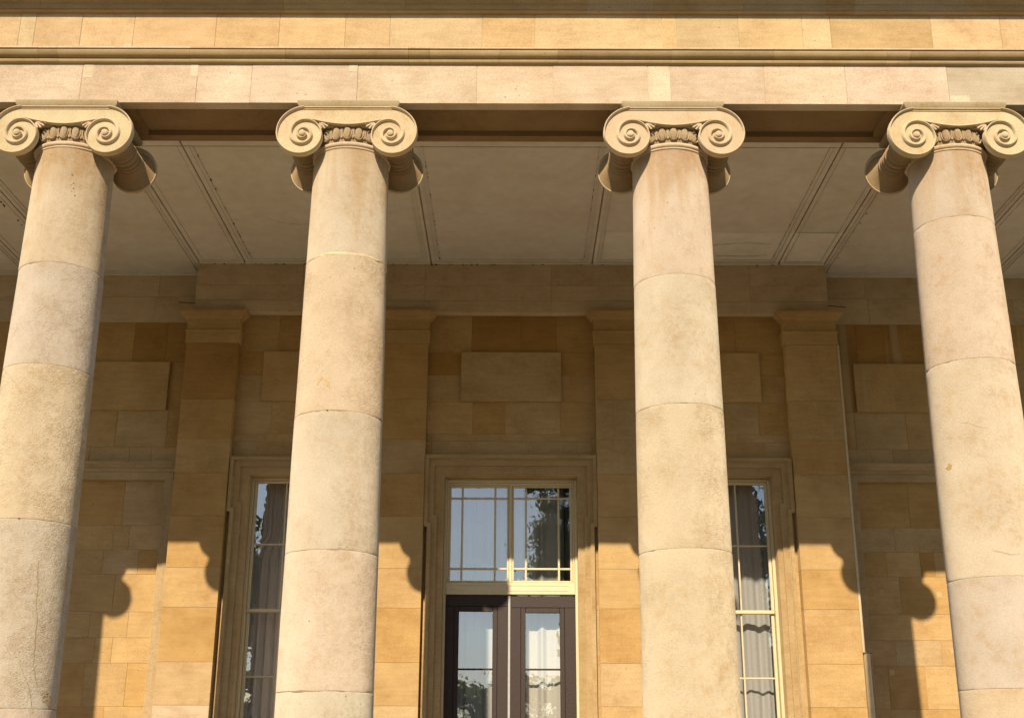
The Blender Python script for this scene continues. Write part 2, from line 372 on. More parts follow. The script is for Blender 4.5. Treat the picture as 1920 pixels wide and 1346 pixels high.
G().box(-XE, XE, YA + 0.013, -0.215, ZA + 0.004, 8.40).build('mortar_bed', M_LIME, ent, (1, 1, 1, 1))
# small dutchman repairs let into the face of the stones
for x0, x1, z0, z1, f in ((-3.99, -3.90, 7.63, 7.795, 0), (-2.99, -2.92, 7.64, 7.79, 0), (-1.51, -1.43, 7.70, 7.79, 0), (-3.64, -3.57, 7.95, 8.0, 1), (4.07, 4.25, ZA + 0.01, 7.46, 0)):
    G().bbox(x0, x1, YA - 0.003, YA + 0.05, z0, z1, 0.002).build('repair_patch', M_STONE, ent, (0.63, 0.55, 0.42, 0) if not f else (0.62, 0.54, 0.41, 0))
def profile_run(prof, xs, name, pal, parent, mat=None, a=0.06):
    """moulding with section prof [(y,z)] cut into lengths at xs"""
    for i in range(len(xs) - 1):
        x0, x1 = xs[i] + JG * 0.7, xs[i + 1] - JG * 0.7; n = len(prof)
        dy = R.uniform(-0.0012, 0.0012)
        V = [(x0, y + dy, z) for y, z in prof] + [(x1, y + dy, z) for y, z in prof]
        F = [(j, j + n, j + n + 1, j + 1) for j in range(n - 1)] + [tuple(reversed(range(n))), tuple(range(n, 2 * n))]
        F = [tuple(reversed(f)) for f in F]
        make(name, V, F, mat or M_STONE, parent, jit(R.choice(pal), a, 0.1), True, 35)
def arc(cy, cz, r, a0, a1, n=7, sx=1.0):
    return [(cy + sx * r * math.cos(math.radians(a0 + (a1 - a0) * i / n)), cz + r * math.sin(math.radians(a0 + (a1 - a0) * i / n))) for i in range(n + 1)]
mx_ = [-XE, -7.7, -6.3, -5.2, -4.409, -4.227, -2.99, -2.1, -0.953, -0.755, -0.108, 0.439, 0.658, 1.5, 2.45, 3.502, 3.721, 4.351, 5.6, 7, XE]
bead_p = [(YA + 0.06, 7.773), (YA - 0.022, 7.775), (YA - 0.036, 7.781), (YA - 0.043, 7.793), (YA - 0.040, 7.806), (YA - 0.028, 7.815), (YA + 0.06, 7.817)]
torus_p = [(YA + 0.06, 7.8175), (YA - 0.030, 7.818), (YA - 0.055, 7.823), (YA - 0.076, 7.834), (YA - 0.090, 7.851), (YA - 0.093, 7.866), (YA - 0.088, 7.878), (YA - 0.076, 7.884), (YA + 0.06, 7.8845)]
fillet_p = [(YA + 0.06, 7.885), (YA - 0.082, 7.8905), (YA - 0.096, 7.891), (YA - 0.096, 7.906), (YA - 0.02, 7.913), (YA + 0.06, 7.915)]
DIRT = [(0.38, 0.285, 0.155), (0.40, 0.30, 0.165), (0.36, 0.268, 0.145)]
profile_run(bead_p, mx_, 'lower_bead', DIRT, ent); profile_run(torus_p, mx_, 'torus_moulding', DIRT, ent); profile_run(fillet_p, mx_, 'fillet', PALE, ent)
cx_ = [-XE, -7.0, -5.5, -4.45, -3.3, -2.15, -1.0, 0.02, 0.72, 1.35, 2.2, 2.98, 3.25, 4.3, 5.8, 7.2, XE]
bed = [(YA + 0.05, 8.326), (YA - 0.048, 8.326), (YA - 0.052, 8.334), (YA - 0.048, 8.341), (YA - 0.055, 8.344), (YA - 0.066, 8.362), (YA - 0.072, 8.385), (YA - 0.072, 8.392), (YA - 0.080, 8.393), (YA - 0.083, 8.40), (YA - 0.10, 8.43), (YA - 0.14, 8.47), (YA - 0.18, 8.50), (YA - 0.18, 8.56), (YA + 0.05, 8.57)]
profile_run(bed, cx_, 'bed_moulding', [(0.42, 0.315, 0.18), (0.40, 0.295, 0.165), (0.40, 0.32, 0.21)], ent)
cor = [(YA - 0.10, 8.562), (YA - 0.47, 8.562), (YA - 0.49, 8.552), (YA - 0.50, 8.556), (YA - 0.50, 8.72), (YA - 0.55, 8.76), (YA - 0.60, 8.84), (YA - 0.60, 8.88), (YA + 0.1, 8.90)]
profile_run(cor, cx_, 'cornice_block', FRZ, ent)
# underside: margins, cross pieces over the capitals, sunk panels between
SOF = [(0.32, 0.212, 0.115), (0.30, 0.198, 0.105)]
sx = [-XE] + [x for c in COLX for x in (c - 0.56, c + 0.56)] + [XE]
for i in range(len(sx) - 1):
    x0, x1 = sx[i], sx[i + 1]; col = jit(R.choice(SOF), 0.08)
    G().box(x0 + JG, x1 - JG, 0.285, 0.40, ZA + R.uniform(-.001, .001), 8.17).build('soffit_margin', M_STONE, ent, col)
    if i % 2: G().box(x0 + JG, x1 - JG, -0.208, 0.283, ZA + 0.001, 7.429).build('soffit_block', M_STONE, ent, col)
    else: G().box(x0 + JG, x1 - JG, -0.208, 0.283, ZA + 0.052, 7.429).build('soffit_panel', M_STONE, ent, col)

# roof deck behind the cornice keeps the sky out of the portico
tag(G().box(-XE - 0.5, XE + 0.5, 0.41, 12, 8.70, 8.9).build('roof_deck', M_MORTAR), 'flat roof deck behind the cornice, above the portico ceiling', 'roof')

# ------------------------------------------------------------------ columns
def shaft_r(z):
    pts = [(FLOOR, 0.405), (2.1, 0.396), (3.2, 0.391), (4.4, 0.382), (5.6, 0.367), (6.4, 0.354), (6.9, 0.346)]
    for (z0, r0), (z1, r1) in zip(pts, pts[1:]):
        if z <= z1: return r0 + (r1 - r0) * (z - z0) / (z1 - z0)
    return 0.346
EYE = 0.3995; ZE = 6.998
SP = [.287, .243, .203, .179, .160, .128, .106, .092, .077, .059, .049, .042, .036]
def sp_r(t):
    i = min(int(t * 4), len(SP) - 2); f = t * 4 - i
    p = lambda j: SP[max(0, min(len(SP) - 1, j))]
    a, b, c, d = p(i - 1) if i else 2 * p(0) - p(1), p(i), p(i + 1), p(i + 2)
    return 0.5 * ((2 * b) + (-a + c) * f + (2 * a - 5 * b + 4 * c - d) * f * f + (-a + 3 * b - 3 * c + d) * f ** 3)
def sp_pt(t):  # left volute, relative to column axis: starts at the top and turns outward
    a = math.pi / 2 + 2 * math.pi * t; r = sp_r(t); return (-EYE + r * math.cos(a), ZE + r * math.sin(a))
ZTOP = ZE + .287; ZSAG = 7.100
def sag(x):   # lower edge of the channel between the volutes
    k = min(1.0, abs(x) / 0.36); return ZSAG + 0.062 * k ** 1.7
CAPC = (0.585, 0.475, 0.325, 0.05)
capmesh = {}
def sweep(path, wid, y_back, y_front, mirror=False):
    """raised fillet along a 2D path; wid = width per point; rounded top"""
    V, F = [], []; n = len(path)
    for i, (x, z) in enumerate(path):
        a = path[max(0, i - 1)]; b = path[min(n - 1, i + 1)]; dx, dz = b[0] - a[0], b[1] - a[1]; l = math.hypot(dx, dz) or 1
        nx, nz = -dz / l, dx / l; w = wid[i] / 2
        for u, d in ((-1, 0), (-0.85, 0.7), (-0.45, 1.0), (0.45, 1.0), (0.85, 0.7), (1, 0)):
            V.append((x + nx * w * u, y_back + (y_front - y_back) * d, z + nz * w * u))
    m = 6
    for i in range(n - 1):
        for j in range(m - 1): F.append((i * m + j, i * m + j + 1, (i + 1) * m + j + 1, (i + 1) * m + j))
    F.append(tuple(range(m))); F.append(tuple(reversed([(n - 1) * m + j for j in range(m)])))
    if mirror:
        V = [(-x, y, z) for x, y, z in V]; F = [tuple(reversed(f)) for f in F]
    return V, F
def capital_meshes():
    d = {}
    yf = -0.402
    # face plate outline
    nsp = 40; tend = 0.93
    left = [sp_pt(tend * i / nsp) for i in range(nsp + 1)]
    xl = left[-1][0]
    sagp = [(xl + (-2 * xl) * i / 16, sag(xl + (-2 * xl) * i / 16)) for i in range(1, 16)]
    right = [(-x, z) for x, z in reversed(left)]
    poly = left + sagp + right
    # (left: top -> outer -> bottom -> inner; counter-clockwise from the front)
    for nm, y0, y1 in (('volute_face', yf, -0.365), ('volute_face_r', 0.365, 0.402)):
        g = G().prism_xz(poly, y0, y1); d[nm] = mesh_from('volute_face', g.V, g.F, M_CARVE)
    # spiral fillets
    g = G()
    nt_ = 150
    ts = [2.72 * i / nt_ for i in range(nt_ + 1)]
    pth = []; wd = []
    for t in ts:
        x, z = sp_pt(t); a = math.pi / 2 + 2 * math.pi * t; wi = 0.017 if t < 0.9 else 0.017 + 0.017 * min(1, (t - 0.9) / 0.25) * (1 - max(0, t - 1.3) * 0.45)
        r = sp_r(t) - wi * 0.5; pth.append((-EYE + r * math.cos(a), ZE + r * math.sin(a))); wd.append(wi)
    for mir in (False, True): g.put(*sweep(pth, wd, yf, yf - 0.034, mir))
    # fillets: top edge and hanging lower edge of the channel
    tp = [(-EYE + 2 * EYE * i / 20, ZTOP - 0.0085) for i in range(21)]; V, F = sweep(tp, [0.017] * 21, yf, yf - 0.020); g.put(V, [tuple(reversed(f)) for f in F])
    tp2 = [(-EYE * 1.02 + 2.04 * EYE * i / 20, ZTOP - 0.027) for i in range(21)]; V, F = sweep(tp2, [0.010] * 21, yf, yf - 0.009); g.put(V, [tuple(reversed(f)) for f in F])
    sg = [(-0.37 + 0.74 * i / 28, sag(-0.37 + 0.74 * i / 28) + 0.005) for i in range(29)]; V, F = sweep(sg, [0.016] * 29, yf, yf - 0.016); g.put(V, [tuple(reversed(f)) for f in F])
    d['spiral_fillet'] = mesh_from('spiral_fillet', g.V, g.F, M_CARVE, smooth=True, sharp=50)
    # eyes
    for s_, nm in ((-1, 'volute_eye'), (1, 'volute_eye_r')):
        g = G().lathe_y(s_ * EYE, ZE, [(0.006, yf - 0.060), (0.018, yf - 0.057), (0.027, yf - 0.048), (0.032, yf - 0.034), (0.033, yf + 0.01)], 20); d[nm] = mesh_from('volute_eye', g.V, g.F, M_CARVE, smooth=True, sharp=50)
    # bolsters
    for s_, nm in ((-1, 'bolster'), (1, 'bolster_r')):
        prof = []
        for i in range(61):
            y = -0.366 + 0.732 * i / 60; k = abs(y) / 0.366
            r = 0.112 + 0.092 * k ** 3.4
            for c0, am, wd_ in ((0, .020, .034), (.075, .018, .026), (-.075, .018, .026), (.13, .015, .02), (-.13, .015, .02), (-.18, .012, .018), (.185, .012, .018)):
                u = (y - c0) / wd_
                if abs(u) < 1: r += am * math.sqrt(1 - u * u)
            prof.append((r, y))
        g = G().lathe_y(s_ * (EYE + 0.032), ZE + 0.012, prof, 40); d[nm] = mesh_from('bolster', g.V, g.F, M_CARVE, smooth=True, sharp=40)
    # cushion between the faces
    g = G().box(-0.40, 0.40, -0.364, 0.364, 7.105, ZTOP - 0.006); d['cushion'] = mesh_from('cushion', g.V, g.F, M_CARVE)
    # echinus and astragal rings
    g = G().lathe(0, 0, [(0.340, 6.953), (0.348, 6.965), (0.356, 6.985), (0.362, 7.01), (0.364, 7.04), (0.362, 7.08), (0.358, 7.104)], 72); d['echinus'] = mesh_from('echinus', g.V, g.F, M_CARVE, smooth=True, sharp=50)
    g = G().lathe(0, 0, [(0.34, 6.893), (0.352, 6.894), (0.358, 6.900), (0.358, 6.907), (0.353, 6.911), (0.362, 6.914), (0.372, 6.921), (0.376, 6.931), (0.373, 6.942), (0.364, 6.950), (0.34, 6.954)], 72); d['astragal'] = mesh_from('astragal', g.V, g.F, M_CARVE, smooth=True, sharp=60)
    # abacus: square ovolo slab
    V, F = [], []; prof = [(0.428, 7.288), (0.436, 7.289), (0.455, 7.302), (0.466, 7.32), (0.470, 7.34), (0.466, 7.356), (0.458, 7.362), (0.43, 7.3665)]
    for o, z in prof:
        V += [(-o + .0, -o + .066, z), (o, -o + .066, z), (o, o - .066, z), (-o, o - .066, z)]
    for j in range(len(prof) - 1):
        for i in range(4):
            k = (i + 1) % 4; F.append((j * 4 + i, j * 4 + k, (j + 1) * 4 + k, (j + 1) * 4 + i))
    F.append((3, 2, 1, 0)); n = (len(prof) - 1) * 4; F.append((n, n + 1, n + 2, n + 3))
    d['abacus'] = mesh_from('abacus', V, F, M_CARVE, smooth=True, sharp=30)
    # egg with shell; dart
    def ell(cx, cy, cz, rx, ry, rz, seg=12, rg=8, tip=0.0):
        V = []; F = []
        for j in range(rg + 1):
            ph = -math.pi / 2 + math.pi * j / rg
            for i in range(seg):
                a = 2 * math.pi * i / seg; q = 1 - tip * (0.5 - 0.5 * math.sin(ph)); V.append((cx + rx * q * math.cos(ph) * math.cos(a), cy + ry * q * math.cos(ph) * math.sin(a), cz + rz * math.sin(ph)))
        for j in range(rg):
            for i in range(seg):
                k = (i + 1) % seg; F.append((j * seg + i, j * seg + k, (j + 1) * seg + k, (j + 1) * seg + i))
        return V, F
    for idx in range(-2, 3):
        a = math.radians(-90 + idx * 16.2); ca, sa = math.cos(a), math.sin(a)
        V, F = ell(0, 0, 0, 0.036, 0.030, 0.062, tip=0.30); g = G()
        rot = lambda x, y, z, r=0.366: (ca * (r - y) - sa * x * -1 * -1, sa * (r - y) + ca * x, z)
        g.put([rot(x, y, z + 7.042) for x, y, z in V], F)
        # U-shaped shell
        pth = [(0.0455 * math.sin(u), -0.070 * math.cos(u)) for u in [(-1.9 + 3.8 * i / 20) for i in range(21)]]
        SV, SF = sweep(pth, [0.011] * 21, 0.004, -0.016); g.put([rot(x, y, z + 7.046) for x, y, z in SV], SF)
        d['egg%d' % idx] = mesh_from('egg', g.V, g.F, M_CARVE, smooth=True, sharp=60)
        if idx < 2:
            a = math.radians(-90 + (idx + .5) * 16.2); ca, sa = math.cos(a), math.sin(a); g = G()
            V, F = ell(0, 0, 0, 0.0075, 0.012, 0.055, 8, 6); g.put([rot(x, y, z + 7.042) for x, y, z in V], F)
            V, F = ell(0, 0, 0, 0.013, 0.012, 0.016, 8, 6); g.put([rot(x, y, z + 7.0) for x, y, z in V], F)
            d['dart%d' % idx] = mesh_from('dart', g.V, g.F, M_CARVE, smooth=True)
    # palmettes in the corners between channel and volute
    for s_, nm in ((-1, 'palmette'), (1, 'palmette_r')):
        g = G()
        for j, (ang, ln) in enumerate(((-8, .085), (-26, .078), (-46, .068), (-68, .055))):
            an = math.radians(ang)
            n = 10; ax_, az_ = -0.262, 7.128
            for i in range(n):
                u = i / (n - 1); r0 = 0.012 + ln * u; bend = 0.014 * math.sin(u * 2.2)
                V, F = ell(ax_ + r0 * math.cos(an) , -0.398, az_ + r0 * math.sin(an) + bend - 0.01, 0.0075 + 0.003 * u, 0.013, 0.0075 + 0.002 * u, 7, 5)
                if s_ > 0: V = [(-x, y, z) for x, y, z in V]; F = [tuple(reversed(f)) for f in F]
                g.put(V, F)
        d[nm] = mesh_from('palmette', g.V, g.F, M_CARVE, smooth=True)
    return d
CM = capital_meshes()
JOINTS = [[5.9, 4.7, 3.3, 2.0], [5.761, 4.815, 3.475, 1.98], [5.852, 4.405, 3.228, 2.117], [5.663, 4.480, 3.250, 1.9], [6.235, 4.893, 3.035, 2.158], [5.8, 4.5, 3.2, 2.0]]
# (colour, coarseness) top to bottom
TONE = {'w': (0.495, 0.42, 0.325), 'g': (0.465, 0.398, 0.315), 'y': (0.49, 0.402, 0.285), 'p': (0.50, 0.42, 0.322)}
DR = [['w', 'g', 'y', 'g', 'w'], ['y', 'g', 'y', 'g', 'g'], ['p', 'y', 'g', 'p', 'g'], ['p', 'p', 'y', 'y', 'y'], ['w', 'p', 'p', 'g', 'y'], ['w', 'g', 'y', 'g', 'w']]
CO = [[.2, .6, .5, .4, .4], [.35, .7, 1.1, 1.0, .6], [.12, .75, .5, .5, .3], [.1, .25, .7, .6, .6], [.06, .5, .4, .25, .4], [.2, .6, .5, .4, .4]]
LAB = ['stone column standing just beyond the left edge, its shadow on the blind doorway',
       'leftmost stone Ionic column, pitted and coarse in its lower half, with cracks low down',
       'stone Ionic column left of the doorway, with a ragged pale joint under its top drum',
       'stone Ionic column right of the doorway, smooth and banded near its top',
       'rightmost stone Ionic column, with a smooth pale top drum and a chipped hole lower down',
       'stone column standing just beyond the right edge of the picture']
def column(ci):
    x = COLX[ci]
    t = thing('ionic_column', LAB[ci], 'column', (x, 0, FLOOR), 'stone columns across the portico front')
    zs = [6.894] + JOINTS[ci] + [FLOOR + 0.28]
    rr = random.Random(100 + ci)
    for i in range(len(zs) - 1):
        z1, z0 = zs[i], zs[i + 1]; seg = 72; nz = max(6, int((z1 - z0) / 0.06))
        V, F = [], []; lv = [z0 + 0.0015, z0 + 0.006, z0 + 0.016] + [z0 + (z1 - z0) * j / nz for j in range(1, nz)] + [z1 - 0.016, z1 - 0.006, z1 - 0.0015]
        if i == 0: lv = lv[:-3] + [z1 - 0.02, z1]
        ph = [rr.uniform(0, 6.28) for _ in range(6)]; chips = [(rr.uniform(0, 6.28), rr.choice((0, 1)), rr.uniform(0.02, 0.07), rr.uniform(0.002, 0.008)) for _ in range(10)]
        off = (rr.uniform(-.0015, .0015), rr.uniform(-.0015, .0015))
        for z in lv:
            e0, e1 = z - z0, z1 - z; ed = min(e0, e1) if i else e0
            inset = 0.0022 * max(0, 1 - ed / 0.007) ** 0.7 if ed < 0.007 else 0
            for s_ in range(seg):
                a = 2 * math.pi * s_ / seg
                r = shaft_r(z) - inset + 0.0012 * math.sin(3 * a + ph[0] + 1.3 * z) + 0.0008 * math.sin(7 * a + ph[1] - 4 * z)
                for ca, tp, wd, dp in chips:
                    da = abs((a - ca + math.pi) % (2 * math.pi) - math.pi) * 0.38; de = e1 if tp else e0
                    if i == 0 and tp: continue
                    if da < wd and de < 0.017: r -= dp * (1 - da / wd) * (1 - de / 0.017)
                V.append((x + off[0] + r * math.cos(a), off[1] + r * math.sin(a), z))
        m = len(lv)
        for j in range(m - 1):
            for s_ in range(seg):
                k = (s_ + 1) % seg; F.append((j * seg + s_, j * seg + k, (j + 1) * seg + k, (j + 1) * seg + s_))
        F.append(tuple(reversed(range(seg)))); F.append(tuple((m - 1) * seg + s_ for s_ in range(seg)))
        c = TONE[DR[ci][i]]
        if i < len(zs) - 2:
            bold = ci == 2 and i == 0; rj = shaft_r(z0); hh = 0.012
            gj = G(); VV = []; FF = []; prof = [(rj - 0.006, z0 - hh), (rj - 0.0028, z0 - 0.004), (rj - 0.0028, z0 + 0.004), (rj - 0.006, z0 + hh)]
            if bold: prof = [(rj - 0.008, z0 - 0.022), (rj + 0.0025, z0 - 0.011), (rj + 0.004, z0), (rj + 0.0025, z0 + 0.007), (rj - 0.008, z0 + 0.016)]
            for jj, (pr, pz) in enumerate(prof):
                for s2 in range(72):
                    a2 = 2 * math.pi * s2 / 72; wob = (rr.uniform(-0.005, 0.002) if bold else 0)
                    VV.append((x + (pr + wob) * math.cos(a2), (pr + wob) * math.sin(a2), pz + (rr.uniform(-.004, .004) if bold else 0)))
            for jj in range(len(prof) - 1):
                for s2 in range(72): FF.append((jj * 72 + s2, jj * 72 + (s2 + 1) % 72, (jj + 1) * 72 + (s2 + 1) % 72, (jj + 1) * 72 + s2))
            make('mortar_joint', VV, FF, M_LIME, t, (1.1, 1.05, 0.9, 1) if bold else (0.5, 0.45, 0.38, 1), True)
        make('drum', V, F, M_SHAFT, t, (*[v * rr.uniform(0.98, 1.02) for v in c], CO[ci][i]), True, 50)
    # attic base
    g = G().lathe(x, 0, [(0.56, FLOOR + 0.003), (0.56, FLOOR + 0.09), (0.555, FLOOR + 0.092)] + [(0.50 + 0.045 * math.cos(u), FLOOR + 0.137 + 0.045 * math.sin(u)) for u in [-1.5, -.9, -.3, .3, .9, 1.5]] + [(0.455, FLOOR + 0.19), (0.445, FLOOR + 0.21), (0.455, FLOOR + 0.23)] + [(0.44 + 0.022 * math.cos(u), FLOOR + 0.253 + 0.022 * math.sin(u)) for u in [-1.5, -.5, .5, 1.5]] + [(0.41, FLOOR + 0.279)], 64)
    g.build('base', M_SHAFT, t, (*TONE['g'], 0.5), True, 40)
    cap = add('capital', CM['cushion'], t, CAPC); cap.location = (0, 0, -FLOOR)
    for k, me in CM.items():
        if k == 'cushion': continue
        nm = me.name.split('.')[0]
        cc = tuple(v * rr.uniform(0.97, 1.03) for v in CAPC[:3]) + (0.05,)
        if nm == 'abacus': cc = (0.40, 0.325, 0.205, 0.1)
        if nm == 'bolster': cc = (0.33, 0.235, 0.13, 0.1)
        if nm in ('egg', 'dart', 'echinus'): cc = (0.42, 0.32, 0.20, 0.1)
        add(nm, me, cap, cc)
    return t
def ribbon_on_shaft(t, x, pts, wid, col, name='crack'):
    """thin line of dirt-filled crack lying on the shaft: pts [(angle deg, z)]"""
    V, F = [], []; rr = random.Random(int(x * 100) + len(pts)); P2 = []
    for (a0, z0), (a1, z1) in zip(pts, pts[1:]):
        for i in range(6): u = i / 6; P2.append((a0 + (a1 - a0) * u + rr.uniform(-.35, .35), z0 + (z1 - z0) * u + rr.uniform(-.003, .003)))
    P2.append(pts[-1]); n = len(P2)
    for i, (a, z) in enumerate(P2):
        b = P2[min(i + 1, n - 1)]; c = P2[max(0, i - 1)]; da = math.radians(b[0] - c[0]) * 0.38; dz = b[1] - c[1]; l = math.hypot(da, dz) or 1
        w_ = wid * rr.uniform(0.5, 1.2) * min(1, 0.25 + min(i, n - 1 - i) / 4)
        for sg in (-1, 1):
            aa = math.radians(a) + sg * w_ * (-dz / l) / 0.38; zz = z + sg * w_ * (da / l); r = shaft_r(zz) + 0.0022
            V.append((x + r * math.cos(aa), r * math.sin(aa), zz))
    for i in range(n - 1): F.append((2 * i, 2 * i + 1, 2 * i + 3, 2 * i + 2))
    make(name, V, F, M_CARVE, t, col)
def scar(t, x, a, z, size, col, seed, name='chip'):
    rr = random.Random(seed); V, F = [], []; n = 16
    V.append((x + (shaft_r(z) + 0.0005) * math.cos(math.radians(a)), (shaft_r(z) + 0.0005) * math.sin(math.radians(a)), z))
    for ring, q in ((0, 0.5), (1, 1.0)):
        for i in range(n):
            b = 2 * math.pi * i / n; q2 = size * q * (1 + rr.uniform(-.35, .35)); aa = math.radians(a) + q2 * math.cos(b) / 0.38; zz = z + q2 * 0.8 * math.sin(b); r = shaft_r(zz) + (0.004 * rr.random() if ring == 0 else 0.0015)
            V.append((x + r * math.cos(aa), r * math.sin(aa), zz))
    for i in range(n):
        j = (i + 1) % n; F.append((0, 1 + i, 1 + j)); F.append((1 + i, 1 + n + i, 1 + n + j, 1 + j))
    make(name, V, F, M_CARVE, t, col)
COLS = [column(ci) for ci in range(6)]
VEIN = (0.37, 0.29, 0.19, 0.2)
for pts, wd in (([(-52.5, 3.141), (-51.1, 3.011), (-48.9, 2.916), (-48.8, 2.787), (-45.3, 2.677), (-45.3, 2.55), (-44.2, 2.44), (-43.0, 2.316), (-39.4, 2.224), (-34.4, 2.148)], 0.0035),
                ([(-61.5, 2.387), (-57.9, 2.311), (-52.5, 2.235), (-46.4, 2.16), (-42.1, 2.084), (-39.0, 1.993)], 0.003), ([(-77.3, 2.895), (-72.0, 2.849), (-64.3, 2.788)], 0.003), ([(-79.7, 2.492), (-72.8, 2.416), (-67.4, 2.355)], 0.003)):
    ribbon_on_shaft(COLS[1], COLX[1], pts, wd, VEIN)
for pts in ([(-132.5, 4.343), (-121.0, 4.32), (-111.2, 4.286), (-99.2, 4.265)], [(-111.7, 3.242), (-100.6, 3.222), (-91.6, 3.202), (-78.8, 3.215)]):
    ribbon_on_shaft(COLS[4], COLX[4], pts, 0.002, VEIN)
scar(COLS[1], COLX[1], -16, 2.053, 0.05, (0.33, 0.26, 0.16, .5), 1); scar(COLS[1], COLX[1], -24, 2.10, 0.03, (0.36, 0.28, 0.18, .5), 2)
scar(COLS[4], COLX[4], -154, 3.977, 0.032, (0.40, 0.27, 0.10, .5), 3)
ribbon_on_shaft(COLS[2], COLX[2], [(-113, 4.64), (-110, 4.685), (-105.5, 4.70)], 0.012, (0.50, 0.36, 0.17, .5), 'chip'); ribbon_on_shaft(COLS[2], COLX[2], [(-104.5, 4.69), (-99, 4.66), (-95.5, 4.60)], 0.012, (0.52, 0.38, 0.19, .5), 'chip')
for a, z, q in ((-101, 6.52, .012), (-98, 6.44, .007), (-101, 6.42, .006), (-97, 6.39, .008), (-99.5, 6.36, .005), (-94, 6.32, .008), (-103, 6.47, .004)): scar(COLS[1], COLX[1], a + 30, z + .1, q, (0.20, 0.16, 0.09, .3), int(z * 100), 'pit')
scar(COLS[1], COLX[1], -80, 3.472, 0.009, (0.05, 0.04, 0.03, 0), 9, 'pit'); scar(COLS[2], COLX[2], -97, 4.403, 0.008, (0.05, 0.04, 0.03, 0), 10, 'pit')
# cracks and cobweb flecks on the ceiling
def ceiling_crack(pts, wd=0.003):
    V, F = [], []; rr = random.Random(int(pts[0][0] * 999)); P2 = []
    for (a, b), (c, d) in zip(pts, pts[1:]):
        for i in range(5): u = i / 5; P2.append((a + (c - a) * u + rr.uniform(-.006, .006), b + (d - b) * u + rr.uniform(-.012, .012)))
    P2.append(pts[-1])
    for i, (a, b) in enumerate(P2):
        w_ = wd * rr.uniform(0.3, 1.3); V += [(a, b - w_ * 1.5, ZC - 0.0015), (a, b + w_ * 1.5, ZC - 0.0015)]
    F = [(2 * i, 2 * i + 1, 2 * i + 3, 2 * i + 2) for i in range(len(P2) - 1)]
    make('crack', V, F, M_CEIL, ceiling, (0.30, 0.25, 0.18, 1))
for pts in ([(-3.553, 3.941), (-3.503, 3.974)], [(-3.129, 3.958), (-3.063, 3.984), (-2.961, 4.051), (-2.855, 4.105), (-2.6, 4.10), (-2.45, 4.02)], [(2.729, 4.73), (2.898, 4.69), (3.177, 4.648), (3.343, 4.687), (3.475, 4.705), (3.482, 4.549), (3.482, 4.434)], [(2.803, 5.093), (3.131, 5.103), (3.328, 5.11), (3.495, 5.047)], [(4.489, 4.777), (4.585, 4.745), (4.708, 4.728)]):
    ceiling_crack(pts)
g = G(); rq = random.Random(5)
for rb, sd_ in ((-3.72, 1), (-1.121, 1), (1.121, -1), (3.72, -1), (-6.243, -1), (4.36, 1), (-4.36, -1)):
    for k in range(16):
        y = rq.uniform(2.2, 5.2); x = rb + sd_ * (0.115 + rq.uniform(0, 0.012)); q = rq.uniform(0.004, 0.011); g.box(x, x + q, y, y + q * rq.uniform(1, 4), ZC - 0.013, ZC - 0.001)
for k in range(46):
    x = rq.uniform(-4.3, 4.3); q = rq.uniform(0.005, 0.014); g.box(x, x + q * rq.uniform(1, 3), YW - 0.012, YW + 0.02, ZC - 0.006 - rq.uniform(0.018, 0.03), ZC - 0.019)
fl = g.build('dirt_flecks', M_IRON, ceiling, (2.2, 1.8, 1.2, 1)); fl['kind'] = 'stuff'

# ------------------------------------------------------------------ rear wall
PZ = [7.0 - 0.01, 6.195, 5.645, 5.182, 4.611, 3.937, 3.434, 2.760, 2.237, 1.65, 1.15, FLOOR]
def wall_thing(name, label, loc): return thing(name, label, 'wall', loc)
def course(par, x0, x1, cuts, y0, y1, z0, z1, cols=None):
    xs = [x0] + [c for c in cuts if x0 + 0.05 < c < x1 - 0.05] + [x1]
    for i in range(len(xs) - 1):
        block(par, xs[i], xs[i + 1], y0, y1, z0, z1, jit(cols[i], 0.03) if cols and i < len(cols) and cols[i] else wallcol())
OC, HO, BE, BR = OCHRE[1], HONEY[0], BEIGE[0], (0.40, 0.238, 0.076)
HW = 0.3516
bayN = ['center', 'left', 'right']
def path_pts(c, wlow, wear, ztop, zear, zb):
    return [(c - wlow, zb), (c - wlow, zear), (c - wear, zear), (c - wear, ztop), (c + wear, ztop), (c + wear, zear), (c + wlow, zear), (c + wlow, zb)]
def surround(par, c, paths, wopen, zopen, zb, cols):
    """eared stone architrave: layers between successive outlines, innermost to the opening"""
    P = [path_pts(c, *p, zb) for p in paths] + [[(c - wopen, zb), (c - wopen, zopen), (c + wopen, zopen), (c + wopen, zb)]]
    fr = [0.12, 0.078, 0.045]
    for k in range(3):
        poly = P[k] + list(reversed(P[k + 1])); poly = list(reversed(poly))
        G().prism_xz(poly, YS - fr[k], YS + 0.13).build(['outer_moulding', 'upper_fascia', 'inner_fascia'][k], M_STONE, par, cols[k])
        if k == 0:   # small bead inside the outer moulding
            q0 = P[1]; d = 0.012
            inner = [(x + (d if x < c else -d), z - (d if z > zb + 0.01 else 0)) for x, z in q0]
            poly2 = list(reversed(q0 + list(reversed(inner))))
            G().prism_xz(poly2, YS - 0.096, YS - 0.0775).build('bead', M_STONE, par, cols[0])

YS = YB
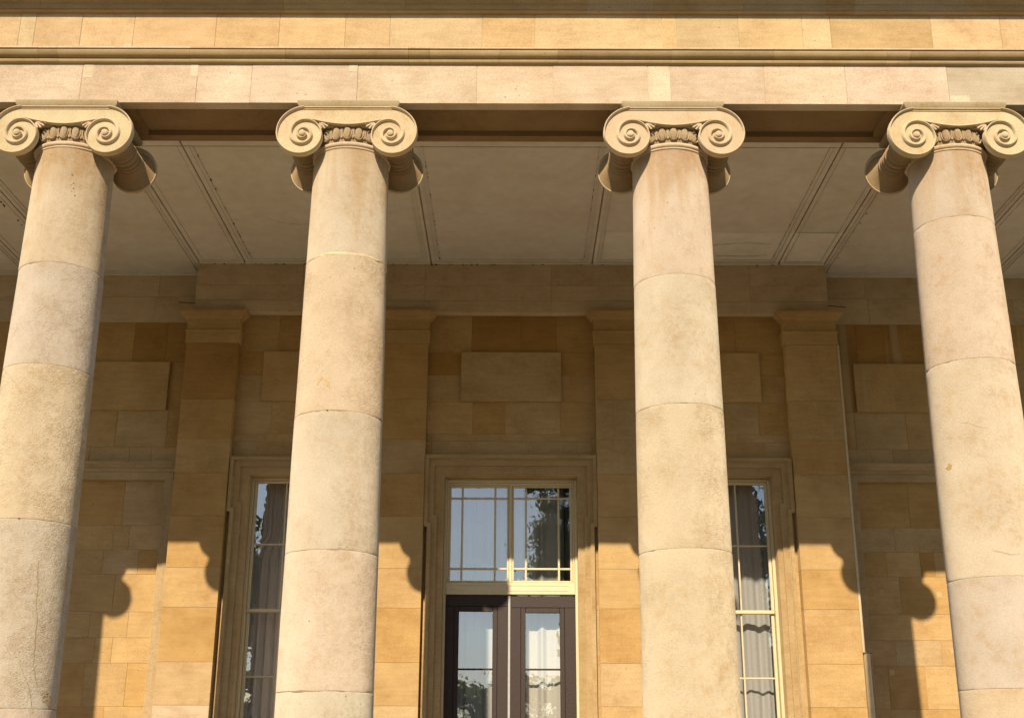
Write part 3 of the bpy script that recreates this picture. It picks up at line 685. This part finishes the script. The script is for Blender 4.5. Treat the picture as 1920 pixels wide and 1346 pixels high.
# -- central wall with three bays
cw = wall_thing('portico_wall', 'central rear wall of ochre stone blocks under the pale band, between the flat pilasters', (0, YB, FLOOR))
G().box(-4.36, 4.36, YB + 0.20, YB + 0.24, 5.75, 8.17).build('wall_core', M_MORTAR, cw)
for s_ in (-1, 1):
    for a, b_ in ((0.885, 2.10), (3.475, 4.36)):
        G().box(min(s_ * a, s_ * b_), max(s_ * a, s_ * b_), YB + 0.20, YB + 0.24, FLOOR, 5.75).build('wall_core', M_MORTAR, cw)
for c, hw, zb in ((0, 1.137, 5.45), (-2.787, 0.943, 5.42), (2.787, 0.943, 5.42)):
    G().box(c - hw, c + hw, YB + 0.009, YB + 0.19, zb, 7.447).build('mortar_bed', M_MORTAR, cw)
G().box(-4.366, 4.366, YW + 0.018, YB + 0.19, 7.455, 8.174).build('mortar_bed', M_LIME, cw, (0.85, 0.85, 0.85, 1))
def upper_bay(c, hw, pz, cutsA, colsA, cutsB, colsB):
    x0, x1 = c - hw, c + hw; p0, p1 = pz
    course(cw, x0, x1, cutsA, YB, YB + 0.2, 6.91, 7.45, colsA)
    block(cw, x0, p0, YB, YB + 0.2, 6.585, 6.91, jit(BR if c == 0 else OC, 0.05)); block(cw, x0, p0, YB, YB + 0.2, 6.205, 6.585, jit(BE, 0.05))
    block(cw, p1, x1, YB, YB + 0.2, 6.585, 6.91, jit(OC, 0.05)); block(cw, p1, x1, YB, YB + 0.2, 6.205, 6.585, jit(HO, 0.05))
    G().bbox(p0 + 0.002, p1 - 0.002, YB - 0.045, YB + 0.2, 6.207, 6.906, 0.004).build('raised_panel', M_STONE, cw, jit(BE if c == 0 else HO, 0.04))
    course(cw, x0, x1, cutsB, YB, YB + 0.2, 5.754, 6.205, colsB)
upper_bay(0, 1.1384, (-0.688, 0.686), [-0.545, 0.13, 0.62], [HO, BR, BR, OC], [-0.52, -0.08, 0.67], [HO, OC, BE, HO])
course(cw, -1.1384, 1.1384, [-1.06, 0.28, 1.06], YB - 0.004, YB + 0.2, 5.655, 5.754, [BE, BE, BE, BE])
course(cw, -1.1384, 1.1384, [-1.06, 0.28, 1.08], YB + 0.0, YB + 0.2, 5.447, 5.655, [HO, BE, BE, HO])
bays = []
for s_ in (-1, 1):
    c = s_ * 2.787; hw = (4.083 - HW - (1.49 + HW)) / 2
    upper_bay(c, hw, (c - 0.605, c + 0.605), [c - 0.42, c + 0.3], [HO, OC, OC], [c - 0.45, c + 0.1, c + 0.55], [BE, HO, BE, OC])
    course(cw, c - hw, c + hw, [c - 0.5, c + 0.25], YB, YB + 0.2, 5.645, 5.754, [BE, HO, BE])
    course(cw, c - hw, c + hw, [c + s_ * 0.62, c - 0.15], YB, YB + 0.2, 5.414, 5.645, [BE, HO, BE])
# narrow strips of wall beside the surrounds below their ears
for c, wl, hw, ze in ((0, 1.09, 1.1384, 4.49), (-2.787, 0.885, 0.9448, 4.68), (2.787, 0.885, 0.9448, 4.68)):
    for s_ in (-1, 1):
        xa, xb = sorted((c + s_ * (wl + 0.0005), c + s_ * (hw - 0.0005)))
        for j in range(len(PZ) - 1):
            zt, zb = min(PZ[j], 5.414 if c else 5.446), PZ[j + 1]
            if zt <= zb: continue
            G().box(xa, xb, YB, YB + 0.13, zb + 0.001, zt - 0.001).build('stone_block', M_STONE, cw, jit(HO, 0.04))
# band over the pilasters (two fasciae)
bandc = (0.565, 0.455, 0.315)
for a, b_ in ((-4.37, -2.9), (-2.9, -1.2), (-1.2, 0.55), (0.55, 1.9), (1.9, 3.3), (3.3, 4.37)):
    block(cw, a, b_, YW, YB + 0.2, 7.843, 8.176, jit(bandc, 0.012), 'band_block')
    block(cw, a + 0.0, b_ + 0.0, YW + 0.002, YB + 0.2, 7.621, 7.843, jit(bandc, 0.012), 'band_block')
    block(cw, a + 0.0, b_ + 0.0, YW + 0.012, YB + 0.2, 7.448, 7.619, jit(bandc, 0.012), 'band_block')

# -- pilasters
def rect_ring(par, name, x, hw, prof, yface, yback, color):
    """capital of a pilaster: section [(offset,z)] carried round three sides"""
    V, F = [], []
    for o, z in prof:
        V += [(x - hw - o, yback, z), (x - hw - o, yface - o, z), (x + hw + o, yface - o, z), (x + hw + o, yback, z)]
    for j in range(len(prof) - 1):
        for i in range(3): F.append((j * 4 + i, j * 4 + i + 1, (j + 1) * 4 + i + 1, (j + 1) * 4 + i))
    n = (len(prof) - 1) * 4; F.append((3, 2, 1, 0)); F.append((n, n + 1, n + 2, n + 3))
    return make(name, V, F, M_STONE, par, color, True, 30)
PLAB = ['flat stone pilaster left of the left window, at the corner of the recess', 'flat stone pilaster between the left window and the doorway',
        'flat stone pilaster between the doorway and the right window', 'flat stone pilaster right of the right window, with the thin pale pipe beside it']
PW = (0.52, 0.41, 0.28)
PCOL = [[BR, OC, HO, OC, OC, HO, OC, BE, PW, HO, OC], [OC, OC, BE, OC, HO, HO, OC, HO, BE, HO, OC], [HO, BE, BE, HO, HO, HO, OC, BE, HO, HO, OC], [HO, HO, OC, HO, HO, OC, HO, HO, OC, HO, OC]]
for i, x in enumerate((-4.083, -1.49, 1.49, 4.083)):
    t = thing('pilaster', PLAB[i], 'pilaster', (x, YW, FLOOR), 'flat pilasters on the rear wall')
    yb = YR + 0.05 if abs(x) > 4 else YB - 0.001
    for j in range(len(PZ) - 1):
        block(t, x - HW, x + HW, YW, YB + 0.19, PZ[j + 1], PZ[j], jit(PCOL[i][j], 0.04), b=0.003)
    G().box(x - HW + 0.005, x + HW - 0.005, YW + 0.010, YB + 0.18, FLOOR, 6.985).build('mortar_bed', M_MORTAR, t)
    cc = jit(HO, 0.04)
    rect_ring(t, 'necking', x, HW, [(0.014, 6.992), (0.014, 7.155), (0.026, 7.160), (0.028, 7.167), (0.026, 7.174), (0.012, 7.178), (0.012, 7.19)], YW, YB + 0.19, cc)
    cap = rect_ring(t, 'capital', x, HW, [(0.006, 7.192), (0.006, 7.325), (0.014, 7.327), (0.014, 7.337), (0.024, 7.339), (0.040, 7.352), (0.052, 7.372), (0.062, 7.39), (0.078, 7.402), (0.094, 7.41), (0.094, 7.416), (0.103, 7.418), (0.103, 7.447)], YW, YB + 0.19, cc)
# returns of the central block back to the side walls
for s_ in (-1, 1):
    x0, x1 = (s_ * 4.36, s_ * 4.40) if s_ > 0 else (-4.40, -4.36)
    ret = cw
    for j in range(len(PZ) - 1):
        block(ret, s_ * 4.083 - HW + 0.001, s_ * 4.083 + HW - 0.001, YB + 0.192, YR + 0.06, PZ[j + 1], PZ[j], wallcol(), 'return_block')
    block(ret, min(s_ * 4.1, s_ * 4.36), max(s_ * 4.1, s_ * 4.36), YB + 0.201, YR + 0.06, 7.0, 8.172, jit(bandc, 0.012), 'return_block')

# -- side walls in the recesses, each with a blind doorway
def side_wall(s_):
    w_ = thing('recessed_wall', 'recessed side wall of stained stone blocks behind the %s column' % ('leftmost' if s_ < 0 else 'rightmost'), 'wall', (s_ * 6, YR, FLOOR))
    def X(a, b_): return (s_ * a, s_ * b_) if s_ > 0 else (s_ * b_, s_ * a)
    G().box(*X(4.38, XE), YR + 0.26, YR + 0.3, FLOOR, 8.172).build('wall_core', M_MORTAR, w_)
    def crs(a, b_, cuts, z0, z1, cols=None, y0=YR, nm='stone_block', y1=None):
        xs = sorted([a, b_] + [c for c in cuts if a < c < b_])
        for i in range(len(xs) - 1):
            x0, x1 = X(xs[i], xs[i + 1])
            block(w_, x0, x1, y0, y1 or YR + 0.25, z0, z1, jit(cols[i], 0.035) if cols and i < len(cols) else wallcol(), nm, mat=M_STREAK if s_ > 0 and z0 > 5.4 and z1 < 7.5 else None)
    a = 4.436; e = XE
    G().box(*X(4.438, e), YR + 0.009, YR + 0.24, 5.43, 8.17).build('mortar_bed', M_MORTAR, w_)
    G().box(*X(6.264, e), YR + 0.009, YR + 0.24, FLOOR, 5.43).build('mortar_bed', M_MORTAR, w_)
    crs(a, e, [5.02, 6.4, 7.3], 7.83, 8.172, [bandc] * 4, YR - 0.012, 'band_block'); crs(a, e, [5.05, 5.9, 7.1], 7.446, 7.83, [bandc] * 4, YR - 0.014, 'band_block')
    pn0, pn1 = 4.75, 6.02
    up = ([BR, BR, OC, OC, HO] if s_ < 0 else [BR, BR, BR, OC, HO])
    crs(a, e, [4.84, 5.30, 6.3, 7.4], 6.862, 7.446, up)
    crs(a, pn0, [], 6.16, 6.862, [OC]); crs(pn1, e, [6.8, 7.7], 6.16, 6.862)
    x0, x1 = X(pn0 + .002, pn1 - .002)
    G().bbox(x0, x1, YR - 0.05, YR + 0.25, 6.158, 6.850, 0.004).build('raised_panel', M_STREAK if s_ > 0 else M_STONE, w_, jit(HO, 0.03))
    crs(a, e, [4.72, 5.42, 6.2, 7.3], 5.635, 6.16, [OC, BE, HO, OC, HO]); crs(a, e, [4.9, 5.2, 5.75, 6.6, 7.5], 5.425, 5.635, [BE, BE, BE, HO, OC])
    # plain wall beyond the doorway and outside strip
    zz = [5.425, 5.182, 4.611, 3.937, 3.434, 2.76, 2.237, 1.65, 1.15, FLOOR]
    for j in range(len(zz) - 1): crs(6.262, e, [6.9 + 0.3 * (j % 2), 7.8], zz[j + 1], zz[j])
    # blind doorway
    d = thing('blind_doorway', 'stone-filled blind doorway with moulded surround %s' % ('behind the leftmost column' if s_ < 0 else 'behind the rightmost column'), 'doorway', (s_ * 5.38, YR, FLOOR))
    def db(nm, x0, x1, y0, y1, z0, z1, c): 
        xa, xb = X(x0, x1); return G().bbox(xa, xb, y0, y1, z0, z1, 0.004).build(nm, M_STONE, d, jit(c, 0.03))
    LC = (0.465, 0.35, 0.20)
    def runx(prof, nm, x0, x1):
        xa, xb = X(x0, x1); n = len(prof)
        V = [(xa, y, z) for y, z in prof] + [(xb, y, z) for y, z in prof]
        F = [tuple(reversed(f)) for f in [(j, j + n, j + n + 1, j + 1) for j in range(n - 1)] + [tuple(reversed(range(n))), tuple(range(n, 2 * n))]]
        make(nm, V, F, M_STONE, d, jit(LC, 0.03), True, 30)
    runx([(YR + 0.2, 5.335), (YR - 0.045, 5.337), (YR - 0.05, 5.355), (YR - 0.062, 5.36), (YR - 0.068, 5.378), (YR - 0.09, 5.386), (YR - 0.10, 5.40), (YR - 0.10, 5.422), (YR + 0.2, 5.424)], 'crown_moulding', 4.437, 6.26)
    db('lintel', 4.52, 6.18, YR - 0.045, YR + 0.2, 5.288, 5.334, LC); db('lintel', 4.56, 6.14, YR - 0.03, YR + 0.2, 5.185, 5.287, LC)
    for jx0, jx1, k in ((4.50, 4.545, 0), (4.545, 4.60, 1), (4.60, 4.672, 2)):
        fr = (0.062, 0.045, 0.03)[k]
        top = (5.287, 5.287, 5.184)[k] if k else 5.287
        if k == 2: top = 5.184
        if k == 1: top = 5.1835
        db('jamb', jx0, jx1 - 0.0005, YR - fr, YR + 0.2, FLOOR, top, LC)
        db('jamb', 10.76 - jx1 + 0.0005, 10.76 - jx0, YR - fr, YR + 0.2, FLOOR, top, LC)
    for x0, x1 in ((4.437, 4.499), (6.262, 6.262)):
        if x1 > x0: crs(x0, x1, [], FLOOR, 5.335, [HO])
    crs(6.2605 - 0.0, 6.2615, [], FLOOR, 5.3, [HO]) if False else None
    yfil = YR + 0.055
    G().box(*X(4.676, 6.084), yfil + 0.009, yfil + 0.14, FLOOR, 5.186).build('mortar_bed', M_MORTAR, d)
    zz = [5.185, 4.573, 4.245, 3.923, 3.432, 3.10, 2.778, 2.237, 1.7, 1.2, FLOOR]
    if s_ < 0:
        cuts = [[5.227], [5.103, 5.316], [4.95, 5.423], [5.23], [5.004, 5.505], [5.18, 5.408], [4.955, 5.5], [5.2], [5.0], [5.3]]
        cols = [[BE, OC], [BE, HO, HO], [OC, BE, HO], [HO, HO], [HO, HO, HO], [HO, HO, HO], [OC, HO, OC], [HO, OC], [HO, HO], [HO, OC]]
    else:
        cuts = [[5.36], [5.132], [4.988, 5.44, 5.63], [5.138], [5.25], [5.002, 5.6], [4.878, 5.357], [5.2], [5.0], [5.3]]
        cols = [[OC, OC, HO], [BE, BE], [OC, HO, BR, HO], [HO, OC], [HO, HO], [HO, BE, HO], [HO, OC, HO], [HO, OC], [HO, HO], [HO, OC]]
    for j in range(len(zz) - 1):
        xs = [4.674] + cuts[j] + [6.086]
        for i in range(len(xs) - 1):
            xa, xb = X(xs[i], xs[i + 1])
            block(d, xa, xb, yfil, yfil + 0.15, zz[j + 1], zz[j] if j else 5.19, jit(cols[j][i] if i < len(cols[j]) else HO, 0.04))
    if s_ > 0:   # small square plugs
        for px, pz in ((4.86, 3.68), (5.62, 3.66), (4.86, 2.98), (5.72, 2.94), (4.9, 2.66)):
            G().bbox(px, px + 0.06, yfil - 0.002, yfil + 0.05, pz, pz + 0.07, 0.002).build('plug', M_STONE, d, (0.56, 0.41, 0.23, 0))
    return w_
side_wall(-1); side_wall(1)

# ------------------------------------------------------------------ stone surrounds, windows, door
SC = (0.445, 0.325, 0.17)
sur = thing('door_surround', 'eared stone surround framing the central doorway and its fanlight', 'surround', (0, YB, FLOOR))
surround(sur, 0, [(1.09, 1.135, 5.446, 4.49), (1.042, 1.087, 5.400, 4.54), (0.966, 1.011, 5.309, 4.64)], 0.880, 5.172, FLOOR, [jit(SC, .03), jit(SC, .03), jit(SC, .03)])
for s_ in (-1, 1):
    c = s_ * 2.787
    w_ = thing('window_surround', 'eared stone surround of the %s window' % ('left' if s_ < 0 else 'right'), 'surround', (c, YB, FLOOR))
    surround(w_, c, [(0.885, 0.93, 5.413, 4.68), (0.84, 0.885, 5.372, 4.73), (0.752, 0.797, 5.29, 4.81)], 0.682, 5.184, FLOOR, [jit(SC, .03), jit(SC, .03), jit(SC, .03)])
    G().bbox(c - 0.682, c + 0.682, YB - 0.06, YB + 0.2, 1.66, 1.76, 0.006).build('sill', M_STONE, w_, jit(SC))
    G().bbox(c - 0.681, c + 0.681, YB, YB + 0.2, FLOOR, 1.659, 0.006).build('apron_block', M_STONE, w_, wallcol())

def frame_bar(par, name, x0, x1, z0, z1, y0=YF, y1=YF + 0.05, mat=M_CREAM, b=0.006):
    return G().bbox(x0, x1, y0, y1, z0, z1, b).build(name, mat, par, (1, 1, 1, 1))
def pane(par, x0, x1, z0, z1, y=YF + 0.022):
    t_ = R.uniform(-0.0035, 0.0035); u_ = R.uniform(-0.0035, 0.0035)   # every old pane sits a little askew
    dx = (x1 - x0) * t_; dz = (z1 - z0) * u_
    V = [(x0 - .003, y - dx - dz, z0 - .003), (x1 + .003, y + dx - dz, z0 - .003), (x1 + .003, y + dx + dz, z1 + .003), (x0 - .003, y - dx + dz, z1 + .003)]
    return make('pane', V, [(0, 1, 2, 3)], M_GLASS, par)
def window(c, lab):
    t = thing('sash_window', lab, 'window', (c, YF, 1.76), 'tall sash windows in the rear wall')
    # box frame
    for s_ in (-1, 1):
        xa, xb = sorted((c + s_ * 0.681, c + s_ * 0.640)); frame_bar(t, 'frame', xa, xb, 1.761, 5.182, YF - 0.03, YF + 0.08)
    frame_bar(t, 'frame', c - 0.6395, c + 0.6395, 5.145, 5.182, YF - 0.03, YF + 0.08)
    bars = [c - 0.21, c + 0.21]
    for nm, z0, z1, zm, yo in (('upper_sash', 3.412, 5.144, 4.292, 0.0), ('lower_sash', 1.765, 3.452, 2.606, 0.045)):
        y0 = YF + yo; sash = frame_bar(t, nm, c - 0.638, c + 0.638, z1 - 0.036 if nm == 'upper_sash' else z1 - 0.04, z1, y0, y0 + 0.04)
        frame_bar(sash, 'rail', c - 0.638, c + 0.638, z0, z0 + 0.045 if nm == 'upper_sash' else z0 + 0.08, y0, y0 + 0.04)
        za = z0 + (0.0455 if nm == 'upper_sash' else 0.0805); zb = z1 - (0.0365 if nm == 'upper_sash' else 0.0405)
        for s_ in (-1, 1):
            xa, xb = sorted((c + s_ * 0.638, c + s_ * 0.598)); frame_bar(sash, 'stile', xa, xb, za, zb, y0, y0 + 0.04)
        for b_ in bars: frame_bar(sash, 'glazing_bar', b_ - 0.011, b_ + 0.011, za, zb, y0 + 0.004, y0 + 0.034)
        xs = [c - 0.5975, bars[0] - 0.0115, bars[0] + 0.0115, bars[1] - 0.0115, bars[1] + 0.0115, c + 0.5975]
        for k in range(3):
            frame_bar(sash, 'glazing_bar', xs[2 * k], xs[2 * k + 1], zm - 0.011, zm + 0.011, y0 + 0.005, y0 + 0.034)
            pane(sash, xs[2 * k], xs[2 * k + 1], za, zm - 0.011, y0 + 0.02); pane(sash, xs[2 * k], xs[2 * k + 1], zm + 0.011, zb, y0 + 0.02)
    return t
window(-2.787, 'tall cream sash window left of the doorway, partly hidden by a column, in shade')
window(2.787, 'tall cream sash window right of the doorway, its pale curtain lit by sun')

# fanlight over the door
ft = thing('transom_window', 'cream framed window of small panes above the dark double door', 'window', (0, YF, 3.64))
for s_ in (-1, 1):
    xa, xb = sorted((s_ * 0.879, s_ * 0.843)); frame_bar(ft, 'frame', xa, xb, FLOOR, 5.17, YF - 0.03, YF + 0.08)
    xa, xb = sorted((s_ * 0.8425, s_ * 0.818)); frame_bar(ft, 'frame', xa, xb, 3.80, 5.122, YF - 0.012, YF + 0.07)
frame_bar(ft, 'frame', -0.8425, 0.8425, 5.123, 5.17, YF - 0.03, YF + 0.08)
frame_bar(ft, 'frame', -0.8175, 0.8175, 5.09, 5.1225, YF - 0.012, YF + 0.07)
frame_bar(ft, 'mullion', -0.022, 0.018, 3.80, 5.0895, YF - 0.014, YF + 0.06)
frame_bar(ft, 'transom_rail', -0.8425, 0.8425, 3.645, 3.7995, YF - 0.03, YF + 0.08)
g = G()
for x0, x1, z0, z1 in ((-0.775, 0.76, 3.757, 3.764), (-0.775, 0.76, 3.690, 3.697), (-0.775, -0.768, 3.697, 3.757), (0.753, 0.76, 3.697, 3.757)): g.box(x0, x1, YF - 0.036, YF - 0.0305, z0, z1)
g.build('panel_bead', M_CREAM, ft, (1, 1, 1, 1))
for s_, X0, X1, vb in ((-1, -0.791, -0.048, (-0.643, -0.206)), (1, 0.044, 0.783, (0.2015, 0.635))):
    e0, e1 = (-0.817, -0.0225) if s_ < 0 else (0.0185, 0.817)
    cas = frame_bar(ft, 'casement', e0, e1, 5.061, 5.089, YF, YF + 0.04)
    frame_bar(cas, 'rail', e0, e1, 3.801, 3.826, YF, YF + 0.04)
    frame_bar(cas, 'stile', e0, X0, 3.8265, 5.0605, YF, YF + 0.04); frame_bar(cas, 'stile', X1, e1, 3.8265, 5.0605, YF, YF + 0.04)
    xs = [X0, vb[0] - 0.014, vb[0] + 0.014, vb[1] - 0.014, vb[1] + 0.014, X1]
    for v in vb: frame_bar(cas, 'glazing_bar', v - 0.0135, v + 0.0135, 3.8265, 5.0605, YF + 0.004, YF + 0.034)
    zs = [3.8265, 3.97, 3.992, 4.904, 4.926, 5.0605]
    for k in range(3):
        for zb in (3.981, 4.915): frame_bar(cas, 'glazing_bar', xs[2 * k], xs[2 * k + 1], zb - 0.013, zb + 0.013, YF + 0.005, YF + 0.034)
        for m_ in range(3): pane(cas, xs[2 * k], xs[2 * k + 1], zs[2 * m_], zs[2 * m_ + 1])

# double door
dt = thing('double_door', 'dark brown double door with glazed panels below the transom window', 'door', (0, YF, FLOOR))
yd = YF + 0.012
for s_, d0, d1, g0, g1 in ((-1, -0.8425, -0.030, -0.666, -0.229), (1, 0.0015, 0.8425, 0.197, 0.640)):
    zt, zg = 3.632, 3.432 if s_ < 0 else 3.415
    leaf = G().bbox(d0, d1, yd, yd + 0.055, zg + 0.067, zt, 0.004).build('door_leaf', M_DOOR, dt, (1, 1, 1, 1))
    for x0, x1 in ((d0, g0 - 0.062), (g1 + 0.062, d1)): frame_bar(leaf, 'stile', x0, x1, FLOOR + 0.01, zg + 0.0665, yd, yd + 0.055, M_DOOR, 0.004)
    for x0, x1 in ((g0 - 0.0615, g0), (g1, g1 + 0.0615)): frame_bar(leaf, 'glazing_frame', x0, x1, 1.2, zg + 0.0665, yd + 0.007, yd + 0.05, M_DOOR, 0.005)
    frame_bar(leaf, 'glazing_frame', g0 + .0005, g1 - .0005, zg, zg + 0.0665, yd + 0.007, yd + 0.05, M_DOOR, 0.005)
    frame_bar(leaf, 'glazing_bar', g0 + .0005, g1 - .0005, 2.695, 2.717, yd + 0.012, yd + 0.045, M_DOOR, 0.004)
    frame_bar(leaf, 'glazing_bar', g0 + .0005, g1 - .0005, 1.95, 1.972, yd + 0.012, yd + 0.045, M_DOOR, 0.004)
    frame_bar(leaf, 'lower_panel', g0 - 0.0615, g1 + 0.0615, FLOOR + 0.01, 1.1995, yd + 0.01, yd + 0.05, M_DOOR, 0.01)
    for z0, z1 in ((2.717, zg), (1.972, 2.695), (1.2, 1.95)): pane(leaf, g0, g1, z0, z1, yd + 0.03)
G().bbox(-0.0295, 0.001, yd - 0.012, yd + 0.05, FLOOR + 0.01, 3.63, 0.004).build('cover_strip', M_STRIP, dt, (1, 1, 1, 1))

# ------------------------------------------------------------------ rooms behind the glass and curtains
def room(x0, x1, lab):
    y0, y1, z0, z1 = YB + 0.245, 9.5, FLOOR - 0.01, 6.2
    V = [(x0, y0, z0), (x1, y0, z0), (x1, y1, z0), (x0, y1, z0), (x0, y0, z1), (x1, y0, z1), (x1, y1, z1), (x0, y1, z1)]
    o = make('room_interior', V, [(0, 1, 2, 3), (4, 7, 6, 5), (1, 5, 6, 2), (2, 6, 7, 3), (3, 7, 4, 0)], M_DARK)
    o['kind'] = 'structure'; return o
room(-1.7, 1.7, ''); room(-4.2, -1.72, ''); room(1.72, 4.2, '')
def curtain(x0, x1, z0, z1, y, lab, seed, amp=0.032, wl=0.17, tone=(1, 1, 1, 1), taper=0.0):
    rr = random.Random(seed); n = int((x1 - x0) / 0.008); nz = 40; V, F = [], []
    ph = [rr.uniform(0, 6.28) for _ in range(4)]
    for j in range(nz + 1):
        v = j / nz; z = z0 + (z1 - z0) * v
        for i in range(n + 1):
            u = i / n; x = x0 + (x1 - x0) * u
            s = x + 0.03 * math.sin(5 * x + ph[3])
            yy = y + amp * (math.sin(2 * math.pi * s / wl + ph[0]) * 0.75 + 0.4 * math.sin(2 * math.pi * s / (wl * 0.53) + ph[1]) + 0.5 * math.sin(2 * math.pi * s / (wl * 2.7) + ph[2]))
            yy += 0.006 * math.sin(3 * z + 4 * x)
            V.append((x + taper * min(1.0, max(0.0, (v - 0.74) / 0.06)) * max(0.0, 1 - u * 3.2), yy, z))
    for j in range(nz):
        for i in range(n): F.append((j * (n + 1) + i, j * (n + 1) + i + 1, (j + 1) * (n + 1) + i + 1, (j + 1) * (n + 1) + i))
    o = make('curtain', V, F, M_CURT, None, tone, True); tag(o, lab, 'curtain', 'curtains behind the glass'); return o
curtain(-1.0, -0.02, FLOOR + 0.02, 5.4, YF + 0.36, 'pale curtain behind the left leaf of the dark double door', 3, 0.02, 0.12, (0.95, 0.98, 1.0, 1))
curtain(0.0, 0.72, FLOOR + 0.02, 5.4, YF + 0.36, 'white curtain behind the right leaf of the dark double door, in sunlight', 5, 0.034, 0.21, (1.15, 1.12, 1.06, 1))
curtain(0.74, 1.1, FLOOR + 0.02, 5.4, YF + 0.42, 'curtain edge behind the outermost right pane of the transom window', 8, 0.02, 0.1, (0.45, 0.42, 0.40, 1))
curtain(-3.66, -1.9, FLOOR + 0.02, 5.4, YF + 0.34, 'grey curtain hanging behind the shaded left window', 11, 0.03, 0.13, (1.25, 1.22, 1.22, 1), 0.30)
curtain(2.1, 3.64, FLOOR + 0.02, 5.4, YF + 0.36, 'pale grey curtain in folds behind the sunny right window', 14, 0.03, 0.19, (0.95, 0.96, 0.98, 1))

# ------------------------------------------------------------------ pipe, spikes
pp = thing('drain_pipe', 'pale painted pipe with collar against the side of the rightmost pilaster', 'pipe', (4.49, YW + 0.04, FLOOR))
G().lathe(4.49, YW + 0.045, [(0.043, FLOOR + 0.005), (0.043, 2.895)], 20).build('pipe', M_PIPE, pp, (1, 1, 1, 1), True, 40)
G().box(4.438, 4.555, YW - 0.008, YW + 0.10, 2.897, 2.909).build('collar', M_PIPE, pp, (0.5, 0.45, 0.4, 1))
G().box(4.4375, 4.468, YW + 0.006, YW + 0.034, 2.91, 6.985).build('conductor_strip', M_PIPE, pp, (0.92, 0.95, 1.0, 1))
for x0, x1, z, lab in ((-4.62, -4.372, 7.60, 'short iron spike at the left corner of the band above the pilasters'), (4.372, 4.63, 7.59, 'short iron spike at the right corner of the band above the pilasters')):
    V = []; n = 8
    for xx, zz_ in ((x0, z + (0.012 if x0 < 0 else 0.0)), (x1, z - (0.0 if x0 < 0 else 0.02))):
        for i in range(n): a = 2 * math.pi * i / n; V.append((xx, YW + 0.08 + 0.006 * math.cos(a), zz_ + 0.006 * math.sin(a)))
    F = [(i, (i + 1) % n, n + (i + 1) % n, n + i) for i in range(n)] + [tuple(reversed(range(n))), tuple(range(n, 2 * n))]
    tag(make('iron_spike', V, F, M_IRON), lab, 'spike', 'iron spikes on the band')

# ------------------------------------------------------------------ trees in the park behind the viewer, seen mirrored in the panes
def tree(x, y, h, rx, z_low, lab, seed, conifer=False, leaf=0.35, n=4200):
    rr = random.Random(seed); t = thing('park_tree', lab, 'tree', (x, y, 0), 'trees in the park facing the portico')
    g = G(); g.lathe(x, y, [(0.032 * h, 0.0), (0.022 * h, 0.12 * h), (0.016 * h, 0.5 * h), (0.004 * h, 0.93 * h)], 10)
    for k in range(14):
        a = rr.uniform(0, 6.28); z0 = z_low + (h * 0.85 - z_low) * k / 14; ln = rx * rr.uniform(0.55, 0.9) * ((1 - (z0 - z_low) / (h - z_low)) if conifer else 0.9)
        d = Vector((math.cos(a), math.sin(a), rr.uniform(0.1, 0.5) if not conifer else -0.1)).normalized(); s_ = d.orthogonal().normalized(); u_ = d.cross(s_)
        V = []
        for f, rad in ((0, 0.012 * h), (1, 0.003 * h)):
            for i in range(6): b = 6.283 * i / 6; p = Vector((x, y, z0)) + d * ln * f + (s_ * math.cos(b) + u_ * math.sin(b)) * rad; V.append(tuple(p))
        g.put(V, [(i, (i + 1) % 6, 6 + (i + 1) % 6, 6 + i) for i in range(6)])
    g.build('trunk', M_BARK, t, (1, 1, 1, 1), True)
    cl = []
    for k in range(46):
        v = rr.random(); z = z_low + (h - z_low) * v; a = rr.uniform(0, 6.28)
        rad = rx * ((1 - v) ** 0.8 if conifer else math.sqrt(max(0.05, 1 - (2 * v - 1) ** 2))) * math.sqrt(rr.uniform(0.1, 1))
        cl.append((x + rad * math.cos(a), y + rad * math.sin(a), z, rr.uniform(0.10, 0.2) * (rx + 1.0)))
    V, F = [], []
    for k in range(n):
        cx, cy, cz, cr_ = rr.choice(cl); d = Vector((rr.gauss(0, 1), rr.gauss(0, 1), rr.gauss(0, 0.6))) * cr_ * 0.62
        p = Vector((cx, cy, cz)) + d; a = Vector((rr.gauss(0, 1), rr.gauss(0, 1), rr.gauss(0, 1))).normalized(); b = a.orthogonal().normalized()
        sz = leaf * rr.uniform(0.5, 1.2); i = len(V)
        V += [tuple(p - a * sz), tuple(p + b * sz * 0.45), tuple(p + a * sz), tuple(p - b * sz * 0.45)]; F.append((i, i + 1, i + 2, i + 3))
    make('crown', V, F, M_LEAF, t, (1, 1, 1, 1))
tree(3.4, -42, 22, 4.6, 10.6, 'broad tree mirrored in the right half of the transom window', 21, n=15000)
tree(-14.2, -40, 13.2, 3.8, 1.5, 'pointed conifer mirrored in the top of the left window', 22, True, 0.36, 16000)
tree(13.4, -43, 19, 4.2, 3.5, 'broad dark tree mirrored in the top of the right window', 23, False, 0.4, 14000)
for i, (x, h) in enumerate(((-22, 9), (-14, 10.5), (-6.5, 8.6), (-1.5, 9.4), (5, 8.2), (12, 10.2), (20, 9.5))):
    tree(x, -104 + 3 * (i % 2), h, 4.8, 1.2, 'low tree far across the park, %s in the mirrored row' % ('leftmost', 'second from left', 'third from left', 'middle one', 'third from right', 'second from right', 'rightmost')[i], 30 + i, False, 0.5, 2600)
